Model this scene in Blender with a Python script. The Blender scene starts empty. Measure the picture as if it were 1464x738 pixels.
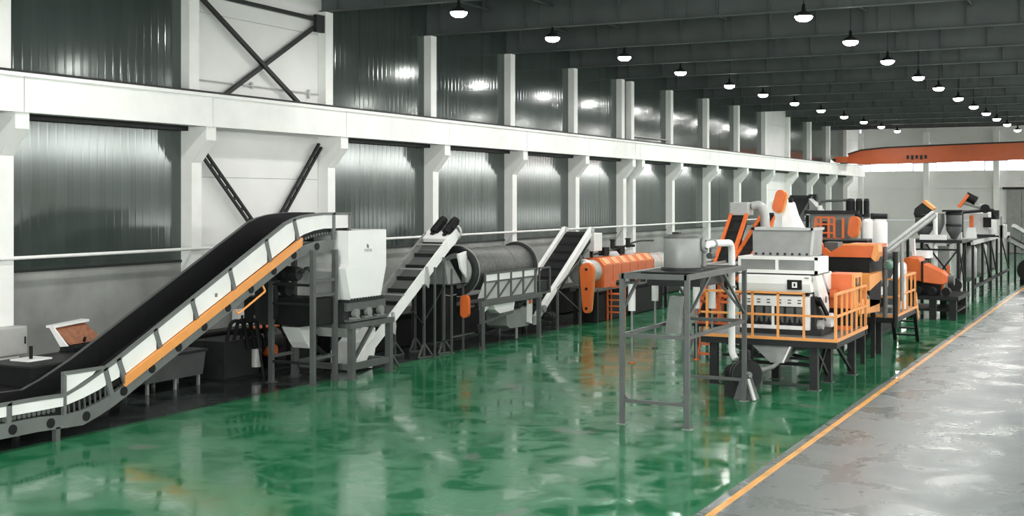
import bpy, bmesh, math, random
from mathutils import Vector, Matrix
random.seed(7)
SC = bpy.context.scene
COL = SC.collection

# ------------------------------------------------------------------ camera
cam_data = bpy.data.cameras.new('camera')
cam_data.sensor_fit = 'HORIZONTAL'
cam_data.sensor_width = 36.0
cam_data.lens = 1800.0 / 1464.0 * 36.0
cam_data.shift_y = -85.0 / 1464.0
cam_data.clip_end = 400
cam = bpy.data.objects.new('camera', cam_data)
cam.location = (0, 0, 4.4)
cam.rotation_euler = (math.pi / 2, 0, math.atan(908.0 / 1800.0))
COL.objects.link(cam)
SC.camera = cam

# ------------------------------------------------------------------ world, daylight, added fill, exposure
world = bpy.data.worlds.new('overcast_sky')
SC.world = world
world.use_nodes = True
wn = world.node_tree.nodes
wn['Background'].inputs[0].default_value = (0.80, 0.88, 1.0, 1)
wn['Background'].inputs[1].default_value = 1.0
SC.view_settings.view_transform = 'Standard'
SC.view_settings.look = 'None'
SC.view_settings.gamma = 1.0
SC.view_settings.use_curve_mapping = False
SC.view_settings.exposure = 0.45
WINDOW_GLOW = 11.5        # daylight seen through the strip windows
LAMP_WATTS = 150.0       # each high-bay lamp
REAR_FILL_WATTS = 2600.0      # added fill light, set in an unseen opening behind the camera

def daylight(name, loc, rot, sx, sy, watts, color=(1.0, 0.99, 0.96)):  # rectangular area light, used only for the added rear fill
    l = bpy.data.lights.new(name, 'AREA')
    l.shape = 'RECTANGLE'; l.size = sx; l.size_y = sy; l.energy = watts; l.color = color
    o = bpy.data.objects.new(name, l); o.location = loc; o.rotation_euler = rot
    COL.objects.link(o)
    return o
XR, YN, YF, EAVE = 5.5, -9.0, 108.5, 9.9        # right wall, near wall, far wall, rafter underside
daylight('rear_fill', (-6.0, YN + 0.3, 3.6), (-math.pi / 2, 0, math.pi), 16.0, 6.6, REAR_FILL_WATTS)  # added fill light behind the camera; no gate is known there

# ------------------------------------------------------------------ materials
def mat(name, col, rough=0.5, metal=0.0, var=0.0, scale=3.0, bump=0.0, bscale=40.0, coat=0.0, rvar=0.0, stretch=None):
    m = bpy.data.materials.new(name); m.use_nodes = True
    nt = m.node_tree; b = nt.nodes['Principled BSDF']
    b.inputs['Base Color'].default_value = (*col, 1)
    b.inputs['Roughness'].default_value = rough
    b.inputs['Metallic'].default_value = metal
    if coat: b.inputs['Coat Weight'].default_value = coat; b.inputs['Coat Roughness'].default_value = 0.05
    tc = nt.nodes.new('ShaderNodeTexCoord'); src = tc.outputs['Object']
    if stretch:
        mp = nt.nodes.new('ShaderNodeMapping'); mp.inputs['Scale'].default_value = stretch
        nt.links.new(src, mp.inputs[0]); src = mp.outputs[0]
    if var or rvar:
        n = nt.nodes.new('ShaderNodeTexNoise'); n.inputs['Scale'].default_value = scale
        n.inputs['Detail'].default_value = 5; nt.links.new(src, n.inputs['Vector'])
    if var:
        r = nt.nodes.new('ShaderNodeValToRGB')
        r.color_ramp.elements[0].position = 0.3; r.color_ramp.elements[1].position = 0.7
        r.color_ramp.elements[0].color = (*[c * (1 - var) for c in col], 1)
        r.color_ramp.elements[1].color = (*[min(1, c * (1 + var)) for c in col], 1)
        nt.links.new(n.outputs[0], r.inputs[0]); nt.links.new(r.outputs[0], b.inputs['Base Color'])
    if rvar:
        mr = nt.nodes.new('ShaderNodeMapRange')
        mr.inputs[1].default_value = 0.3; mr.inputs[2].default_value = 0.7
        mr.inputs[3].default_value = max(0.02, rough - rvar); mr.inputs[4].default_value = rough + rvar
        nt.links.new(n.outputs[0], mr.inputs[0]); nt.links.new(mr.outputs[0], b.inputs['Roughness'])
    if bump:
        n2 = nt.nodes.new('ShaderNodeTexNoise'); n2.inputs['Scale'].default_value = bscale
        nt.links.new(src, n2.inputs['Vector'])
        bp = nt.nodes.new('ShaderNodeBump'); bp.inputs['Strength'].default_value = bump; bp.inputs['Distance'].default_value = 0.02
        nt.links.new(n2.outputs[0], bp.inputs['Height']); nt.links.new(bp.outputs[0], b.inputs['Normal'])
    return m
def glow(name, col, strength):
    m = bpy.data.materials.new(name); m.use_nodes = True
    b = m.node_tree.nodes['Principled BSDF']
    b.inputs['Base Color'].default_value = (*col, 1)
    b.inputs['Emission Color'].default_value = (*col, 1); b.inputs['Emission Strength'].default_value = strength
    return m

WHITE = mat('white_enamel', (0.84, 0.85, 0.83), 0.42, var=0.03, scale=2)
CONC = mat('white_painted_concrete', (0.82, 0.83, 0.80), 0.75, var=0.05, scale=1.5, bump=0.15)
WPANEL = mat('white_cladding', (0.72, 0.73, 0.71), 0.5, var=0.06, scale=0.6)
ENDP = mat('pale_grey_cladding', (0.74, 0.75, 0.73), 0.55, var=0.06, scale=0.4)
PLASTER = mat('grey_cement_render', (0.27, 0.28, 0.265), 0.85, var=0.25, scale=0.8, bump=0.3)
CLAD = mat('dark_glossy_cladding', (0.058, 0.077, 0.070), 0.12, metal=0.35, var=0.12, scale=0.5, rvar=0.012, stretch=(1, 3, 0.35))
CLAD.node_tree.nodes['Principled BSDF'].inputs['Specular IOR Level'].default_value = 1.0
BEAM = mat('mid_grey_beam_paint', (0.13, 0.14, 0.135), 0.5, var=0.1, scale=3)
STEEL = mat('grey_painted_steel', (0.085, 0.092, 0.089), 0.45, var=0.12, scale=4)
LSTEEL = mat('light_grey_steel', (0.25, 0.26, 0.25), 0.42, metal=0.15, var=0.12, scale=3)
PGREY = mat('pale_grey_steel', (0.45, 0.46, 0.445), 0.4, metal=0.1, var=0.08, scale=3)
MESHG = mat('perforated_drum_steel', (0.10, 0.105, 0.10), 0.5, metal=0.3, var=0.35, scale=14)
DARK = mat('dark_grey_paint', (0.020, 0.022, 0.022), 0.5, var=0.2, scale=3)
DARK.node_tree.nodes['Principled BSDF'].inputs['Specular IOR Level'].default_value = 0.22
BLACK = mat('black_rubber', (0.008, 0.0088, 0.009), 0.65, var=0.2, scale=6)
BLACK.node_tree.nodes['Principled BSDF'].inputs['Specular IOR Level'].default_value = 0.25
ROOF = mat('dark_roof_steel', (0.075, 0.088, 0.085), 0.55, var=0.2, scale=0.7)
ORANGE = mat('orange_paint', (0.70, 0.145, 0.030), 0.42, var=0.06, scale=3)
LORANGE = mat('light_orange_paint', (0.80, 0.33, 0.085), 0.42, var=0.05, scale=3)
CRANEO = mat('crane_orange_paint', (0.52, 0.105, 0.03), 0.5, var=0.1, scale=1)
RUST = mat('rusty_brown_panel', (0.30, 0.12, 0.06), 0.6, var=0.25, scale=10)
GREENP = mat('green_valve_paint', (0.05, 0.20, 0.13), 0.4)
DECK = mat('grey_checker_plate', (0.14, 0.15, 0.145), 0.5, var=0.15, scale=8, bump=0.3, bscale=60)
MARK = mat('grey_print', (0.18, 0.18, 0.18), 0.6)
YELLOW = mat('orange_yellow_line_paint', (0.72, 0.34, 0.07), 0.35, var=0.25, scale=2.0)
LENS = glow('lamp_lens', (1.0, 0.98, 0.94), 22.0)
LPANE = glow('lower_window_pane', (1.0, 1.0, 0.98), 3.0)
PANE = glow('daylit_window_pane', (1.0, 1.0, 0.98), WINDOW_GLOW)

def floor_mat(name, a, b, c, sc, rough, spec):
    m = bpy.data.materials.new(name); m.use_nodes = True
    nt = m.node_tree; B = nt.nodes['Principled BSDF']; L = nt.links
    B.inputs['Specular IOR Level'].default_value = spec
    tc = nt.nodes.new('ShaderNodeTexCoord')
    n1 = nt.nodes.new('ShaderNodeTexNoise'); n1.inputs['Scale'].default_value = sc; n1.inputs['Detail'].default_value = 9; n1.inputs['Roughness'].default_value = 0.62
    n1.inputs['Distortion'].default_value = 0.6
    L.new(tc.outputs['Object'], n1.inputs['Vector'])
    r = nt.nodes.new('ShaderNodeValToRGB'); e = r.color_ramp.elements
    e[0].position = 0.46; e[0].color = (*a, 1); e[1].position = 0.56; e[1].color = (*b, 1)
    L.new(n1.outputs[0], r.inputs[0])
    n3 = nt.nodes.new('ShaderNodeTexNoise'); n3.inputs['Scale'].default_value = sc * 0.6; n3.inputs['Detail'].default_value = 8
    L.new(tc.outputs['Object'], n3.inputs['Vector'])
    r3 = nt.nodes.new('ShaderNodeValToRGB'); r3.color_ramp.elements[0].position = 0.64; r3.color_ramp.elements[1].position = 0.68
    L.new(n3.outputs[0], r3.inputs[0])
    mx = nt.nodes.new('ShaderNodeMix'); mx.data_type = 'RGBA'
    L.new(r3.outputs[0], mx.inputs[0]); L.new(r.outputs[0], mx.inputs[6]); mx.inputs[7].default_value = (*c, 1)
    L.new(mx.outputs[2], B.inputs['Base Color'])
    mr = nt.nodes.new('ShaderNodeMapRange'); mr.inputs[1].default_value = 0.40; mr.inputs[2].default_value = 0.62
    mr.inputs[3].default_value = rough * (0.8 if rough > .2 else 0.6); mr.inputs[4].default_value = rough * (1.25 if rough > .2 else 2.3)
    L.new(n1.outputs[0], mr.inputs[0]); L.new(mr.outputs[0], B.inputs['Roughness'])
    n2 = nt.nodes.new('ShaderNodeTexNoise'); n2.inputs['Scale'].default_value = 1.7; n2.inputs['Detail'].default_value = 3
    L.new(tc.outputs['Object'], n2.inputs['Vector'])
    bp = nt.nodes.new('ShaderNodeBump'); bp.inputs['Strength'].default_value = 0.03; bp.inputs['Distance'].default_value = 0.02
    L.new(n2.outputs[0], bp.inputs['Height']); L.new(bp.outputs[0], B.inputs['Normal'])
    return m
GREENFLOOR = floor_mat('green_epoxy', (0.016, 0.142, 0.058), (0.038, 0.185, 0.088), (0.10, 0.17, 0.12), 1.1, 0.10, 0.32)
GREYFLOOR = floor_mat('grey_epoxy', (0.122, 0.143, 0.140), (0.134, 0.156, 0.153), (0.155, 0.178, 0.173), 0.8, 0.30, 0.38)
DARKFLOOR = floor_mat('dark_floor_strip', (0.026, 0.032, 0.030), (0.036, 0.045, 0.042), (0.06, 0.07, 0.065), 0.9, 0.12, 0.32)  # darker floor colour for the strip along the left wall

# ------------------------------------------------------------------ shape builders: each returns a function that adds to a bmesh
def quad_mesh(bm, vs, faces, smooth=False):
    v = [bm.verts.new(p) for p in vs]
    for f in faces:
        try:
            q = bm.faces.new([v[i] for i in f]); q.smooth = smooth
        except ValueError:
            pass
BOXF = [(0, 3, 2, 1), (4, 5, 6, 7), (0, 1, 5, 4), (1, 2, 6, 5), (2, 3, 7, 6), (3, 0, 4, 7)]
def box(x0, x1, y0, y1, z0, z1):
    def f(bm):
        quad_mesh(bm, [(x0, y0, z0), (x1, y0, z0), (x1, y1, z0), (x0, y1, z0), (x0, y0, z1), (x1, y0, z1), (x1, y1, z1), (x0, y1, z1)], BOXF)
    return f
def bar(p, q, w, h=None):
    h = h or w
    def f(bm):
        a, b = Vector(p), Vector(q); d = (b - a).normalized()
        up = Vector((0, 0, 1)) if abs(d.z) < 0.95 else Vector((0, 1, 0))
        s = d.cross(up).normalized(); u = s.cross(d).normalized()
        vs = []
        for e in (a, b):
            for i, j in ((-1, -1), (1, -1), (1, 1), (-1, 1)):
                vs.append(e + s * (i * w / 2) + u * (j * h / 2))
        quad_mesh(bm, vs, BOXF)
    return f
def tube(pts, r, n=12, caps=True):
    def f(bm):
        P_ = [Vector(p) for p in pts]; rings = []
        ref = None
        for i, p in enumerate(P_):
            d = (P_[min(i + 1, len(P_) - 1)] - P_[max(i - 1, 0)]).normalized()
            if ref is None:
                ref = Vector((0, 0, 1)) if abs(d.z) < 0.9 else Vector((1, 0, 0))
            s = d.cross(ref).normalized(); u = s.cross(d).normalized(); ref = u
            rr = r[i] if isinstance(r, (list, tuple)) else r
            rings.append([bm.verts.new(p + (s * math.cos(t) + u * math.sin(t)) * rr) for t in [2 * math.pi * k / n for k in range(n)]])
        for a, b in zip(rings, rings[1:]):
            for k in range(n):
                q = bm.faces.new((a[k], a[(k + 1) % n], b[(k + 1) % n], b[k])); q.smooth = True
        if caps:
            for ring in (list(reversed(rings[0])), rings[-1]):
                bm.faces.new([bm.verts.new(v.co) for v in ring])
    return f
def arc(pts, rad=0.2, n=6):
    """rounds the corners of a polyline"""
    P_ = [Vector(p) for p in pts]; out = [P_[0]]
    for a, b, c in zip(P_, P_[1:], P_[2:]):
        u = (a - b).normalized(); w = (c - b).normalized()
        k = min(rad, (a - b).length * 0.49, (c - b).length * 0.49)
        for i in range(n + 1):
            t = i / n
            out.append((b + u * k) * (1 - t) ** 2 + b * 2 * t * (1 - t) + (b + w * k) * t ** 2)
    out.append(P_[-1]); return out
def cyl(c, axis, r, length, n=24):
    d = Vector(axis).normalized() * (length / 2); c = Vector(c)
    return tube([c - d, c + d], r, n)
def prism(prof, axis, a0, a1):
    """prof: polygon; axis X -> (y,z), Y -> (x,z), Z -> (x,y)"""
    def f(bm):
        def pt(p, a):
            return {'X': (a, p[0], p[1]), 'Y': (p[0], a, p[1]), 'Z': (p[0], p[1], a)}[axis]
        A = [bm.verts.new(pt(p, a0)) for p in prof]; B = [bm.verts.new(pt(p, a1)) for p in prof]
        n = len(prof)
        for k in range(n):
            bm.faces.new((A[k], A[(k + 1) % n], B[(k + 1) % n], B[k]))
        bm.faces.new(list(reversed(A))); bm.faces.new(B)
    return f
def strip(lower, upper, axis, a0, a1):
    """band between two polylines with the same number of points, given a thickness along the axis"""
    def f(bm):
        for i in range(len(lower) - 1):
            prism([lower[i], lower[i + 1], upper[i + 1], upper[i]], axis, a0, a1)(bm)
    return f
def lathe(prof, c, axis='Z', n=32):
    def f(bm):
        c_ = Vector(c); rings = []
        for r, h in prof:
            ring = []
            for k in range(n):
                t = 2 * math.pi * k / n; u, w = r * math.cos(t), r * math.sin(t)
                off = {'Z': (u, w, h), 'Y': (u, h, w), 'X': (h, u, w)}[axis]
                ring.append(bm.verts.new(c_ + Vector(off)))
            rings.append(ring)
        for a, b in zip(rings, rings[1:]):
            for k in range(n):
                q = bm.faces.new((a[k], a[(k + 1) % n], b[(k + 1) % n], b[k])); q.smooth = True
    return f
def loft(rings, cap0=True, cap1=True):
    def f(bm):
        R = [[bm.verts.new(p) for p in ring] for ring in rings]; n = len(rings[0])
        for a, b in zip(R, R[1:]):
            for k in range(n):
                bm.faces.new((a[k], a[(k + 1) % n], b[(k + 1) % n], b[k]))
        if cap0: bm.faces.new(list(reversed(R[0])))
        if cap1: bm.faces.new(R[-1])
    return f
def rect(x0, x1, y0, y1, z):
    return [(x0, y0, z), (x1, y0, z), (x1, y1, z), (x0, y1, z)]
def capsule_outline(cx, cz, r, half, n=10, tilt=0.0):
    pts = []
    for k in range(n + 1):
        t = math.pi * k / n; pts.append((r * math.cos(t), half + r * math.sin(t)))
    for k in range(n + 1):
        t = math.pi + math.pi * k / n; pts.append((r * math.cos(t), -half + r * math.sin(t)))
    ct, st = math.cos(tilt), math.sin(tilt)
    return [(cx + x * ct + z * st, cz - x * st + z * ct) for x, z in pts]

ORIGIN = {}
def mesh_object(name, m, shapes, parent=None, origin=None, bevel=0.0, solid=0.0):
    bm = bmesh.new()
    for s in shapes: s(bm)
    bmesh.ops.recalc_face_normals(bm, faces=bm.faces)
    if origin is None:
        if parent is not None: origin = ORIGIN[parent.name]
        else:
            xs = [v.co for v in bm.verts]
            origin = Vector(((min(v.x for v in xs) + max(v.x for v in xs)) / 2, (min(v.y for v in xs) + max(v.y for v in xs)) / 2, min(v.z for v in xs)))
    origin = Vector(origin)
    bmesh.ops.translate(bm, verts=bm.verts, vec=-origin)
    me = bpy.data.meshes.new(name); bm.to_mesh(me); bm.free()
    me.materials.append(m)
    o = bpy.data.objects.new(name, me); COL.objects.link(o)
    if parent is not None: o.parent = parent
    else: o.location = origin
    ORIGIN[o.name] = origin
    if solid:
        s = o.modifiers.new('sheet', 'SOLIDIFY'); s.thickness = solid; s.offset = -1
    if bevel:
        b = o.modifiers.new('edge', 'BEVEL'); b.width = bevel; b.segments = 2; b.limit_method = 'ANGLE'
    return o
SPLIT = {'leg', 'added_dark_block', 'skid', 'bed_frame', 'side_deck_frame', 'slotted_side', 'edge_beam', 'kick_plate', 'window_surround', 'cross_tie', 'cross_beam', 'discharge_chute', 'drum_seam',
         'hanger', 'trough_rim', 'splayed_foot', 'chute_leg', 'hood_post', 'tank_skid', 'head_frame', 'fitting', 'control_box_post', 'base_ledge', 'splice_plate', 'hopper_rim', 'side_valve'}
def P(parent, name, m, *shapes, label=None, kind=None, **kw):
    if name in SPLIT and len(shapes) > 1:
        return [P(parent, name, m, s, label=label, kind=kind, **kw) for s in shapes][0]
    o = mesh_object(name, m, shapes, parent, **kw)
    if label: o['label'] = label
    if kind: o['kind'] = kind
    return o
def tag(o, label, cat, group=None, kind=None):
    o['label'] = label; o['category'] = cat
    if group: o['group'] = group
    if kind: o['kind'] = kind
    return o
def thing(name, label, cat, loc, group=None, kind=None):
    o = bpy.data.objects.new(name, None); o.empty_display_size = 0.1
    o.location = loc; COL.objects.link(o); ORIGIN[o.name] = Vector(loc)
    return tag(o, label, cat, group, kind)
def single(name, label, cat, m, *shapes, group=None, kind=None, **kw):
    return tag(mesh_object(name, m, shapes, None, **kw), label, cat, group, kind)
def dup(o, parent=None, delta=None):
    c = o.copy(); COL.objects.link(c); ORIGIN[c.name] = ORIGIN.get(o.name, Vector()) + (Vector(delta) if delta else Vector())
    if parent is not None: c.parent = parent
    if delta: c.location = Vector(o.location) + Vector(delta)
    for ch in list(o.children): dup(ch, c)
    return c

# ------------------------------------------------------------------ setting
XW = -21.75                      # inner face of the left wall
COLS = [12.9, 18.84, 24.77, 30.65, 36.72, 42.65, 48.55, 53.92, 55.12, 60.57, 66.46, 72.27, 78.2, 84.1, 90.1, 96.1, 102.2]
XG = -5.42                       # edge between green floor and grey aisle

fl = single('floor', 'glossy green epoxy floor under the machines', 'floor', GREENFLOOR, box(-17.78, XG, YN, YF, -0.2, 0.0), box(XW - 0.4, -17.78, 47.0, YF, -0.2, 0.0), kind='structure', origin=(0, 0, 0))
single('floor', 'dark floor strip under the machines along the left wall', 'floor', DARKFLOOR, box(XW - 0.4, -17.78, YN, 47.0, -0.2, 0.0), kind='structure', origin=(0, 0, 0))
fg = single('floor', 'grey epoxy aisle floor right of the orange line', 'floor', GREYFLOOR, box(XG, XR + 0.3, YN, YF, -0.2, 0.0), kind='structure', origin=(0, 0, 0))
single('trim_1', 'orange-yellow painted line between green floor and grey aisle', 'floor line', YELLOW, box(XG - 0.058, XG + 0.058, YN, YF, 0.0, 0.003), kind='structure', origin=(0, 0, 0))
single('trim_2', 'thin pale joint strip alongside the orange floor line', 'floor line', GREYFLOOR, box(XG - 0.20, XG - 0.075, YN, YF, 0.0, 0.002), kind='structure', origin=(0, 0, 0))

wl = thing('wall_left', 'long side wall of dark ribbed cladding over grey rendered base', 'wall', (XW, 50, 0), kind='structure')
P(wl, 'rendered_base', PLASTER, box(XW - 0.3, XW, YN, YF, 0, 2.84))
P(wl, 'backing', DARK, box(XW - 0.3, XW - 0.12, YN, YF, 2.84, 11.3))
P(wl, 'base_ledge', DARK, box(XW - 0.02, XW + 0.035, YN, YF, 2.80, 2.86))
def sheet(y0, y1, z0, z1, m, name):
    """one ribbed wall sheet: shallow trapezoid ribs every quarter of a metre"""
    n = max(1, round((y1 - y0) / 0.25)); st = (y1 - y0) / n
    pts = []
    for i in range(n):
        y = y0 + i * st
        pts += [(XW, y), (XW, y + st * 0.70), (XW + 0.0012, y + st * 0.82), (XW + 0.0012, y + st * 0.90)]
    pts.append((XW, y1))
    def f(bm):
        A = [bm.verts.new((x, y, z0)) for x, y in pts]; B = [bm.verts.new((x, y, z1)) for x, y in pts]
        for i in range(len(pts) - 1):
            bm.faces.new((A[i], A[i + 1], B[i + 1], B[i]))
    o = P(wl, name, m, f)
    return o
def plain(y0, y1, z0, z1, m, name):
    return P(wl, name, m, box(XW - 0.05, XW - 0.005, y0 + 0.006, y1 - 0.006, z0, z1))
bays = list(zip([YN + 0.5, -5.0, 0.9, 6.9] + COLS, [-5.0, 0.9, 6.9] + COLS + [YF]))
for a, b in bays:
    white = abs(a - 24.77) < .1 or abs(a - 78.2) < .1
    pale = abs(a - 102.2) < .1
    if white or pale:
        for z0, z1 in ((2.86, 4.95), (4.96, 7.1), (7.11, 9.2), (9.21, 11.2)):
            plain(a, b, z0, z1, WPANEL if white else ENDP, 'white_wall_panel')
    else:
        k = max(1, round((b - a) / 1.0))
        proto = None
        for i in range(k):
            y0 = a + (b - a) * i / k; y1 = a + (b - a) * (i + 1) / k
            if proto is None: proto = sheet(y0, y1, 2.86, 11.2, CLAD, 'cladding_sheet')
            else:
                s = dup(proto, wl); s.location = (random.uniform(-.003, .003), y0 - a, 0)
                s.rotation_euler = (0, random.uniform(-0.0003, 0.0003), 0)

# columns with their haunches
column0 = None
for i, y in enumerate(COLS):
    nm = 'white concrete column with a haunch against the side wall'
    if column0 is None:
        c = thing('column', nm, 'column', (XW, y, 0), kind='structure')
        P(c, 'shaft', CONC, box(XW, -21.40, y - .185, y + .185, 0, 5.35))
        P(c, 'haunch', CONC, prism([(XW, 5.2), (-21.40, 5.3), (-20.94, 5.86), (-20.94, 6.2), (XW, 6.2)], 'Y', y - .1852, y + .1852))
        P(c, 'upper_shaft', CONC, box(XW, -21.48, y - .185, y + .185, 6.2, 9.88))
        column0 = c
    else:
        c = dup(column0, None, (0, y - COLS[0], 0))
    c['group'] = 'columns of the long side wall'
# runway beam, one length per bay
edges = [12.0] + [(a + b) / 2 if abs(a - 53.92) < .1 else b for a, b in zip(COLS, COLS[1:])] + [106.3]
edges = sorted(set([6.0] + [e for e in edges if abs(e - 55.12) > .1] + [12.9]))
edges = [e for e in edges if e != 12.0]
rb = thing('runway_beam', 'white crane runway beam carried along the column haunches', 'beam', (-21.05, 50, 6.2), kind='structure')
for a, b in zip(edges, edges[1:]):
    P(rb, 'beam_length', CONC, box(-21.22, -20.88, a + .012, b - .012, 6.2, 6.96))
P(rb, 'top_flange', CONC, box(-21.30, -20.82, edges[0], edges[-1], 6.94, 7.02))
P(rb, 'crane_rail', DARK, box(-21.13, -21.03, edges[0], edges[-1], 7.02, 7.10))
gw = thing('wall_girt', 'dark steel girt along the wall behind the runway beam', 'girt', (-21.6, 50, 6.1), kind='structure')
for a, b in zip(COLS, COLS[1:]):
    if abs(a - 24.77) < .1: continue
    P(gw, 'girt_length', DARK, box(XW + .02, -21.5, a + .2, b - .2, 6.10, 6.22))
    P(gw, 'girt_length', DARK, box(XW + .02, -21.5, a + .2, b - .2, 6.95, 7.05))
single('wall_pipe', 'long thin pale pipe running along the wall in front of the columns', 'pipe', CONC, tube([(-21.35, 8, 3.14), (-21.35, 107, 3.14)], 0.04, 10))
single('conduit', 'thin pale conduit on white wall behind the upper cross brace', 'pipe', PGREY, tube([(-21.68, 25, 7.45), (-21.68, 30.4, 7.45)], 0.02, 8), box(-21.73, -21.66, 27.3, 27.36, 7.38, 7.56), box(-21.73, -21.66, 29.9, 29.96, 7.3, 7.56))
single('conduit', 'short pale conduit above runway beam beyond the twin columns', 'pipe', PGREY, tube([(-21.62, 55.3, 7.35), (-21.62, 60.4, 7.35)], 0.03, 8))

def brace(name, label, members, m=STEEL, batten=False):
    t = thing(name, label, 'brace', (-21.6, 27.7, members[0][0][2]), kind=None)
    for p, q in members:
        if not batten:
            P(t, 'strut', m, bar(p, q, 0.10, 0.10))
        else:
            d = (Vector(q) - Vector(p)).normalized(); n = Vector((1, 0, 0)).cross(d).normalized() * 0.075
            for s in (-1, 1):
                P(t, 'strut', DARK, bar(Vector(p) + n * s, Vector(q) + n * s, 0.08, 0.06))
            L_ = (Vector(q) - Vector(p)).length
            for k in range(1, int(L_ / 0.42)):
                c = Vector(p) + d * 0.42 * k
                P(t, 'batten', DARK, bar(c - n, c + n, 0.05, 0.07))
    return t
t = brace('cross_brace', 'dark steel cross brace on the white wall above the runway beam', [((-21.55, 25.02, 9.58), (-21.55, 29.45, 7.0)), ((-21.62, 30.4, 9.55), (-21.62, 25.9, 7.0)), ((-21.6, 24.98, 9.68), (-21.6, 30.44, 9.62))], DARK)
P(t, 'gusset', DARK, box(-21.62, -21.5, 30.05, 30.45, 9.25, 9.75))
brace('lattice_brace', 'pair of dark battened diagonal braces on white wall below runway beam', [((-21.55, 25.2, 5.55), (-21.55, 28.05, 2.9)), ((-21.6, 30.35, 5.95), (-21.6, 27.6, 2.9))], DARK, True)

# far wall
we = thing('wall_far', 'pale grey end wall with tall columns and strip windows', 'wall', (-8, YF, 0), kind='structure')
ECOL = [-21.6, -16.28, -10.85, -5.4, 0.0, 5.4]
for a, b in zip(ECOL, ECOL[1:]):
    for z0, z1 in ((0, 2.6), (2.62, 5.25), (5.27, 6.66), (7.66, 11.2)):
        P(we, 'wall_panel', ENDP, box(a + .01, b - .01, YF, YF + .2, z0, z1))
    P(we, 'girt', ENDP, box(a + .2, b - .2, YF - .12, YF, 5.24, 5.34))
for x in ECOL:
    P(we, 'end_column', CONC, box(x - .22, x + .22, YF - .45, YF, 0, 9.9))
wn_ = 0
def window(rot, a, b, z0, z1):
    global wn_
    wn_ += 1
    if rot == 'far':
        w = thing('window_%d' % wn_, 'bright strip window high in the far end wall', 'window', ((a + b) / 2, YF, z0), kind='structure')
        P(w, 'window_frame', WHITE, box(a, b, YF + .02, YF + .14, z0, z0 + .05), box(a, b, YF + .02, YF + .14, z1 - .05, z1), box(a, a + .05, YF + .02, YF + .14, z0, z1), box(b - .05, b, YF + .02, YF + .14, z0, z1))
        for k in range(3):
            P(w, 'pane', PANE, box(a + .06 + (b - a - .12) * k / 3, a + .03 + (b - a - .12) * (k + 1) / 3, YF + .06, YF + .08, z0 + .05, z1 - .05))
    else:
        w = thing('window_%d' % wn_, 'bright strip window in the side wall right of the aisle, ' + ('upper row' if z0 > 5 else 'lower row'), 'window', (XR, (a + b) / 2, z0), kind='structure')
        P(w, 'window_frame', WHITE, box(XR, XR + .1, a, b, z0, z0 + .05), box(XR, XR + .1, a, b, z1 - .05, z1), box(XR, XR + .1, a, a + .05, z0, z1), box(XR, XR + .1, b - .05, b, z0, z1))
        P(w, 'pane', PANE if z0 > 5 else LPANE, box(XR + .04, XR + .06, a + .05, b - .05, z0 + .05, z1 - .05))
for a, b in zip(ECOL, ECOL[1:]): window('far', a + .75, b - .9 if a > -16.5 else b - 1.1, 6.66, 7.65)
d = thing('door_1', 'tall grey sliding gate in the far end wall', 'door', (-7.9, YF, 0), kind='structure')
for k in range(4): P(d, 'door_panel', LSTEEL, box(-10.1 + k * 1.15, -9.0 + k * 1.15, YF - .2, YF - .08, .05, 5.1))
P(d, 'door_track', DARK, box(-10.4, -5.3, YF - .3, YF - .05, 5.15, 5.32))

# right wall and near wall close the hall outside the frame
wr = thing('wall_right', 'side wall right of the aisle', 'wall', (XR, 50, 0), kind='structure')
P(wr, 'rendered_base', CONC, box(XR, XR + .3, YN, YF, 0, 2.3))
P(wr, 'cladding_band', CONC, box(XR, XR + .2, YN, YF, 3.4, 6.6), box(XR, XR + .2, YN, YF, 7.8, 11.2))
ys = [YN] + [-3 + 6 * k for k in range(18)] + [YF]
for a, b in zip(ys, ys[1:]):
    window('right', a + .25, b - .25, 6.6, 7.8)
    window('right', a + .25, b - .25, 2.3, 3.4)
    P(wr, 'wall_post', CONC, box(XR - .35, XR, b - .2, b + .2, 0, 9.9))
P(wr, 'window_spandrel', CONC, *[box(XR, XR + .2, b - .25, b + .25, z0, z1) for b in ys for z0, z1 in ((6.6, 7.8), (2.3, 3.4))])
wb = thing('wall_near', 'end wall behind the viewpoint', 'wall', (-8, YN, 0), kind='structure')
for b_ in ((XW - .3, -14.2, 0, 11.3), (2.2, XR + .3, 0, 11.3), (-14.2, 2.2, 7.0, 11.3)):
    P(wb, 'wall_panel', ENDP, box(b_[0], b_[1], YN - .2, YN, b_[2], b_[3]))
d2 = thing('fill_opening', 'added opening for the fill light in the end wall behind the viewpoint', 'door', (-6, YN, 0), kind='structure')  # made-up opening, built around the added fill light
P(d2, 'opening_jamb', STEEL, box(-14.3, -14.1, YN - .25, YN + .05, 0, 7.0)); P(d2, 'opening_jamb', STEEL, box(2.1, 2.3, YN - .25, YN + .05, 0, 7.0)); P(d2, 'opening_head', STEEL, box(-14.3, 2.3, YN - .25, YN + .05, 6.9, 7.1))

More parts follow.
